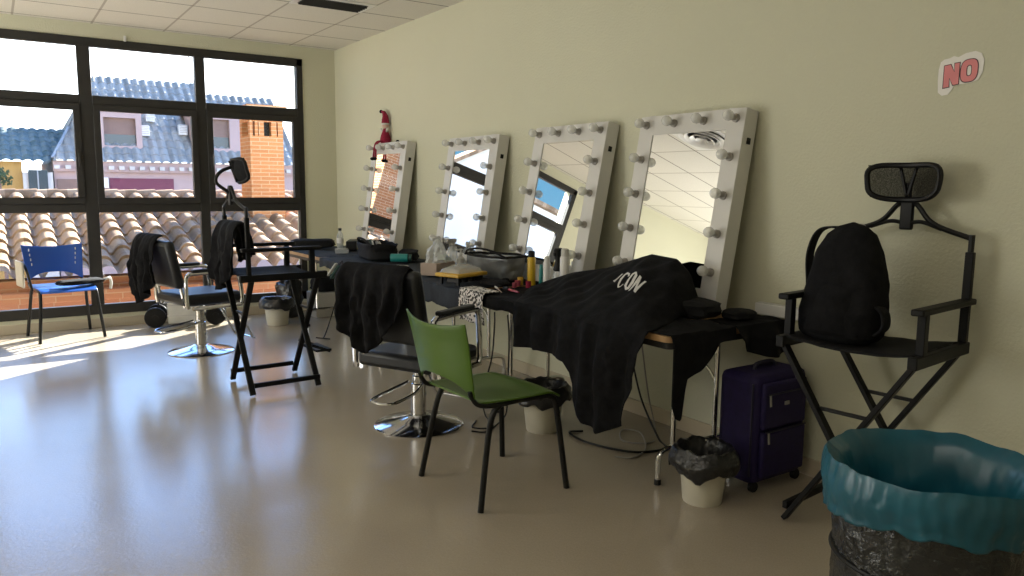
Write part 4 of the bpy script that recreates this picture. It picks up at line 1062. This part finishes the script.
MB().bx(2.6, 2.75, HY + 2.9, HY + 3.2, 4.2, 4.75).build('end_stack', M['ext_pale'], t)
MB().bar((-1.72, HY - .02, 2.02), (-1.22, HY + .98, 2.90), .07, .04).build('valley_flashing', M['zinc'], t)
MB().bx(-.38, 1.28, HY + .06, HY + .12, -.6, 1.49).build('garage_shutter', M['maroon'], t)
MB().bx(-.85, -.42, HY + .0, HY + .12, 1.22, 1.50).build('sign_board', M['ext_white'], t)
MB().bx(-1.65, -.9, HY + .05, HY + .12, .4, 1.45).build('brown_door', M['brown_shutter'], t)
def dormer(x0, x1, wx0, wx1, z0, z1, y):
    d_ = MB(); d_.bx(x0, wx0, y, y + 2, z0, z1).bx(wx1, x1, y, y + 2, z0, z1).bx(wx0, wx1, y, y + 2, z0, z0 + .12).bx(wx0, wx1, y, y + 2, z1 - .16, z1)
    d_.add([(x0 - .1, y - .02, z1), (x1 + .1, y - .02, z1), ((x0 + x1) / 2, y - .02, z1 + .32), (x0 - .1, y + 2, z1), (x1 + .1, y + 2, z1), ((x0 + x1) / 2, y + 2, z1 + .32)], [(0, 1, 2), (3, 5, 4), (0, 2, 5, 3), (1, 4, 5, 2), (0, 3, 4, 1)])
    o_ = d_.build('dormer', M['ext_pink'], t)
    MB().bx(wx0, wx1, y + .12, y + .15, z0 + .12 + .3 * (z1 - z0), z1 - .16).build('shutter', M['brown_shutter'], o_)
    MB().bx(wx0, wx1, y + .12, y + .15, z0 + .12, z0 + .12 + .3 * (z1 - z0)).build('glass', M['dark_glass'], o_)
dormer(-.85, .55, -.42, .40, 2.28, 3.34, HY + .35)
dormer(1.92, 3.40, 2.24, 2.98, 2.30, 3.44, HY + .35)
t = thing('house_roof_mast', 'thin roof antenna mast standing on the pink house ridge', 'antenna', (2.45, HY + 3.0, 4.55))
MB().tube([(0, 0, 0), (0, 0, 1.05)], .018, 6).build('mast', M['zinc'], t); MB().bar((-.15, 0, .95), (.15, 0, .95), .015, .015).build('crossbar', M['zinc'], t)
for i, (x, y, z, lab) in enumerate([(.68, HY + .75, 2.72, 'white air conditioner unit beside the left dormer'), (.92, HY + 1.3, 3.18, 'smaller white air conditioner unit higher up the grey roof'), (1.74, HY + .85, 2.80, 'white air conditioner unit beside the right dormer')]):
    a_ = thing('air_conditioner', lab, 'air conditioner', (x, y, z), 0, 'air conditioners on the grey roof')
    MB().bx(-.12, .12, -.1, .1, 0, .30).build('casing', M['ac'], a_, bevel=.01)
    gl = MB()
    for k in range(5): gl.bx(-.10, .10, -.105, -.1, .06 + k * .05, .085 + k * .05)
    gl.build('grille', M['socket'], a_)
    MB().bar((-.1, 0, -.30), (-.1, 0, 0), .03, .03).bar((.1, 0, -.30), (.1, 0, 0), .03, .03).build('stand', M['zinc'], a_)
# yellow house at the left
t = thing('yellow_house', 'yellow rendered house with dark tiled roof at the left', 'house', (0, 0, 0))
MB().bx(-12, -2.42, HY + .25, HY + 6, -4, 1.9).build('wall', M['ext_yellow'], t)
MB().bx(-2.42, -1.74, HY - .02, HY + .3, -4, 1.62).build('pale_bay', M['ext_pale'], t)
wn = MB().bx(-2.30, -1.86, HY - .06, HY - .02, .9, 1.68).build('window', M['dark_glass'], t)
MB().bx(-2.10, -2.07, HY - .08, HY - .06, .9, 1.68).build('window_bar', M['zinc'], wn)
corrugated(lambda s: -12.0, lambda s: -1.76 + .85 * s, (HY + .0, 1.90), (HY + 2.3, 2.88), .24, .34, .034, 6, .014).build('roof', M['slate2'], t, sharp=60)
# bush by the yellow house
def bush(name, label, loc, r, n, seed):
    rnd = random.Random(seed); b = MB()
    for k in range(n):
        a = rnd.uniform(0, 2 * PI); e = rnd.uniform(-.6, 1.2); q = r * rnd.uniform(.5, 1)
        c_ = Vector((q * math.cos(a) * math.cos(e), q * math.sin(a) * math.cos(e), r + q * math.sin(e))); s_ = r * .16
        d1_ = Vector((rnd.uniform(-1, 1), rnd.uniform(-1, 1), rnd.uniform(-1, 1))).normalized() * s_; d2_ = d1_.orthogonal().normalized() * s_ * .6
        b.add([c_ - d1_, c_ + d2_, c_ + d1_, c_ - d2_], [(0, 1, 2, 3)])
    t = thing(name, label, 'shrub', loc)
    b.build('foliage', M['leaf'], t); MB().tube([(0, 0, -2.5), (0, 0, r)], .05, 6).build('stem', M['brown_shutter'], t)
bush('shrub', 'dark green shrub in front of the yellow house', (-2.95, 15.2, 1.12), .30, 260, 3)
# brick tower and white building off to the left, seen in the mirrors
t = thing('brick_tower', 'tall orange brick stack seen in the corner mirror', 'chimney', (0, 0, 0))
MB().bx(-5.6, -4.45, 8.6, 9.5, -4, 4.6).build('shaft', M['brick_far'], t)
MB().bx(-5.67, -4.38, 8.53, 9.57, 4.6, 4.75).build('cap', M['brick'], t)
t = thing('white_building', 'white rendered building seen only in the middle mirrors', 'building', (0, 0, 0))
MB().prism([(-16, -4), (-6.45, -4), (-6.45, 3.95), (-7.9, 5.12), (-9.1, 4.62), (-16, 4.62)], lambda a, b, q: Vector((a, 9.7 + q, b)), .25).build('wall', M['ext_white'], t)
MB().bx(-16, -6.5, 9.95, 14.6, -4, 3.7).build('rear_wing', M['ext_white'], t)
for p_, q_ in (((-6.32, 3.88), (-7.9, 5.16)), ((-7.9, 5.16), (-9.15, 4.64)), ((-9.15, 4.64), (-16.1, 4.64))):
    MB().add([(p_[0], 9.5, p_[1]), (q_[0], 9.5, q_[1]), (q_[0], 10.0, q_[1]), (p_[0], 10.0, p_[1]), (p_[0], 9.5, p_[1] + .12), (q_[0], 9.5, q_[1] + .12), (q_[0], 10.0, q_[1] + .12), (p_[0], 10.0, p_[1] + .12)],
             [(0, 1, 2, 3), (4, 7, 6, 5), (0, 4, 5, 1), (1, 5, 6, 2), (2, 6, 7, 3), (3, 7, 4, 0)]).build('roof', M['clay'], t)
MB().bx(-9.4, -8.2, 9.6, 9.72, 2.2, 3.6).build('shutter', M['ext_pale'], t)
# distant pale block at the right edge of the window
t = thing('distant_block', 'pale bluish block far away right of the brick chimney', 'building', (0, 0, 0))
MB().bx(7.0, 14, 26, 30, -4, 2.6).build('wall', M['zinc'], t); MB().bx(6.8, 14.2, 25.8, 30.2, 2.6, 2.9).build('roof', M['slate'], t)
g = MB().bx(-60, 60, .26, 80, -4.2, -4.0).build('ground', M['concrete']); struct(g)

# ------------------------------------------------------------------ light
wd = bpy.data.worlds.new('sky'); scene.world = wd; wd.use_nodes = True; t = wd.node_tree
bg = t.nodes['Background']; tc = t.nodes.new('ShaderNodeTexCoord'); sp = t.nodes.new('ShaderNodeSeparateXYZ'); t.links.new(tc.outputs['Generated'], sp.inputs[0])
def ramp(stops):
    r = t.nodes.new('ShaderNodeValToRGB'); t.links.new(sp.outputs[2], r.inputs['Fac']); el_ = r.color_ramp.elements
    for i, (p, c) in enumerate(stops):
        q = el_[i] if i < 2 else el_.new(p)
        q.position = p; q.color = (*c, 1)
    return r.outputs['Color']
bright = ramp([(0, (.93, .95, 1.0)), (1.0, (.08, .16, .40)), (.155, (.90, .95, 1.0)), (.215, (.35, .60, 1.05)), (.40, (.25, .46, .98))])
deep = ramp([(0, (.25, .36, .43)), (1.0, (.02, .055, .12)), (.12, (.036, .095, .145)), (.3, (.028, .08, .14))])
mr = t.nodes.new('ShaderNodeMapRange'); mr.interpolation_type = 'SMOOTHSTEP'; mr.inputs[1].default_value = -.42; mr.inputs[2].default_value = -.08
t.links.new(sp.outputs[0], mr.inputs[0])
mx = t.nodes.new('ShaderNodeMix'); mx.data_type = 'RGBA'; t.links.new(mr.outputs[0], mx.inputs[0]); t.links.new(deep, mx.inputs[6]); t.links.new(bright, mx.inputs[7])
t.links.new(mx.outputs[2], bg.inputs['Color']); bg.inputs['Strength'].default_value = 2.8
sun = bpy.data.lights.new('sun', 'SUN'); sun.energy = 18; sun.angle = R(.55); sun.color = (1, .955, .88)
so = bpy.data.objects.new('sun', sun); col.objects.link(so)
el = R(27.5); dirv = Vector((-.80 * math.cos(el), -.60 * math.cos(el), -math.sin(el)))
so.rotation_euler = dirv.to_track_quat('-Z', 'Y').to_euler(); so.location = (5, 5, 6)
def area(name, loc, rot, sx, sy, e_, c):
    l = bpy.data.lights.new(name, 'AREA'); l.shape = 'RECTANGLE'; l.size = sx; l.size_y = sy; l.energy = e_; l.color = c
    o = bpy.data.objects.new(name, l); col.objects.link(o); o.location = loc; o.rotation_euler = rot; return o
area('side_fill', (-7.0, -2.0, 1.55), (0, R(-90), R(-12)), 1.9, 2.6, 50, (1, .985, .95))  # added fill for the mirror wall; the left wall has no window
area('overhead_fill', (-4.6, -7.4, 2.7), (0, 0, 0), 2.0, 2.0, 18, (1, .93, .82))  # added fill under the ceiling, out of view; no fixture modelled
area('bounce_fill', (-5.3, -3.6, .35), (PI, 0, 0), 2.6, 3.4, 50, (.97, .98, 1))  # added upward fill to brighten the ceiling, stands in for floor bounce

# ------------------------------------------------------------------ camera
cam = bpy.data.cameras.new('camera'); cam.sensor_width = 36; cam.lens = 765.23 / 1024 * 36; cam.clip_end = 300; cam.clip_start = .05
co = bpy.data.objects.new('camera', cam); col.objects.link(co); scene.camera = co
yaw, pitch, roll = .5948, .1311, .0092
fw = Vector((math.sin(yaw) * math.cos(pitch), math.cos(yaw) * math.cos(pitch), -math.sin(pitch))); rt = Vector((math.cos(yaw), -math.sin(yaw), 0)); up = rt.cross(fw)
r2 = rt * math.cos(roll) + up * math.sin(roll); u2 = -rt * math.sin(roll) + up * math.cos(roll)
co.matrix_world = Matrix(((r2.x, u2.x, -fw.x, -3.1292), (r2.y, u2.y, -fw.y, -8.0526), (r2.z, u2.z, -fw.z, 1.3431), (0, 0, 0, 1)))
scene.view_settings.view_transform = 'Standard'; scene.view_settings.look = 'None'
scene.view_settings.exposure = 1.0; scene.view_settings.gamma = 1.0
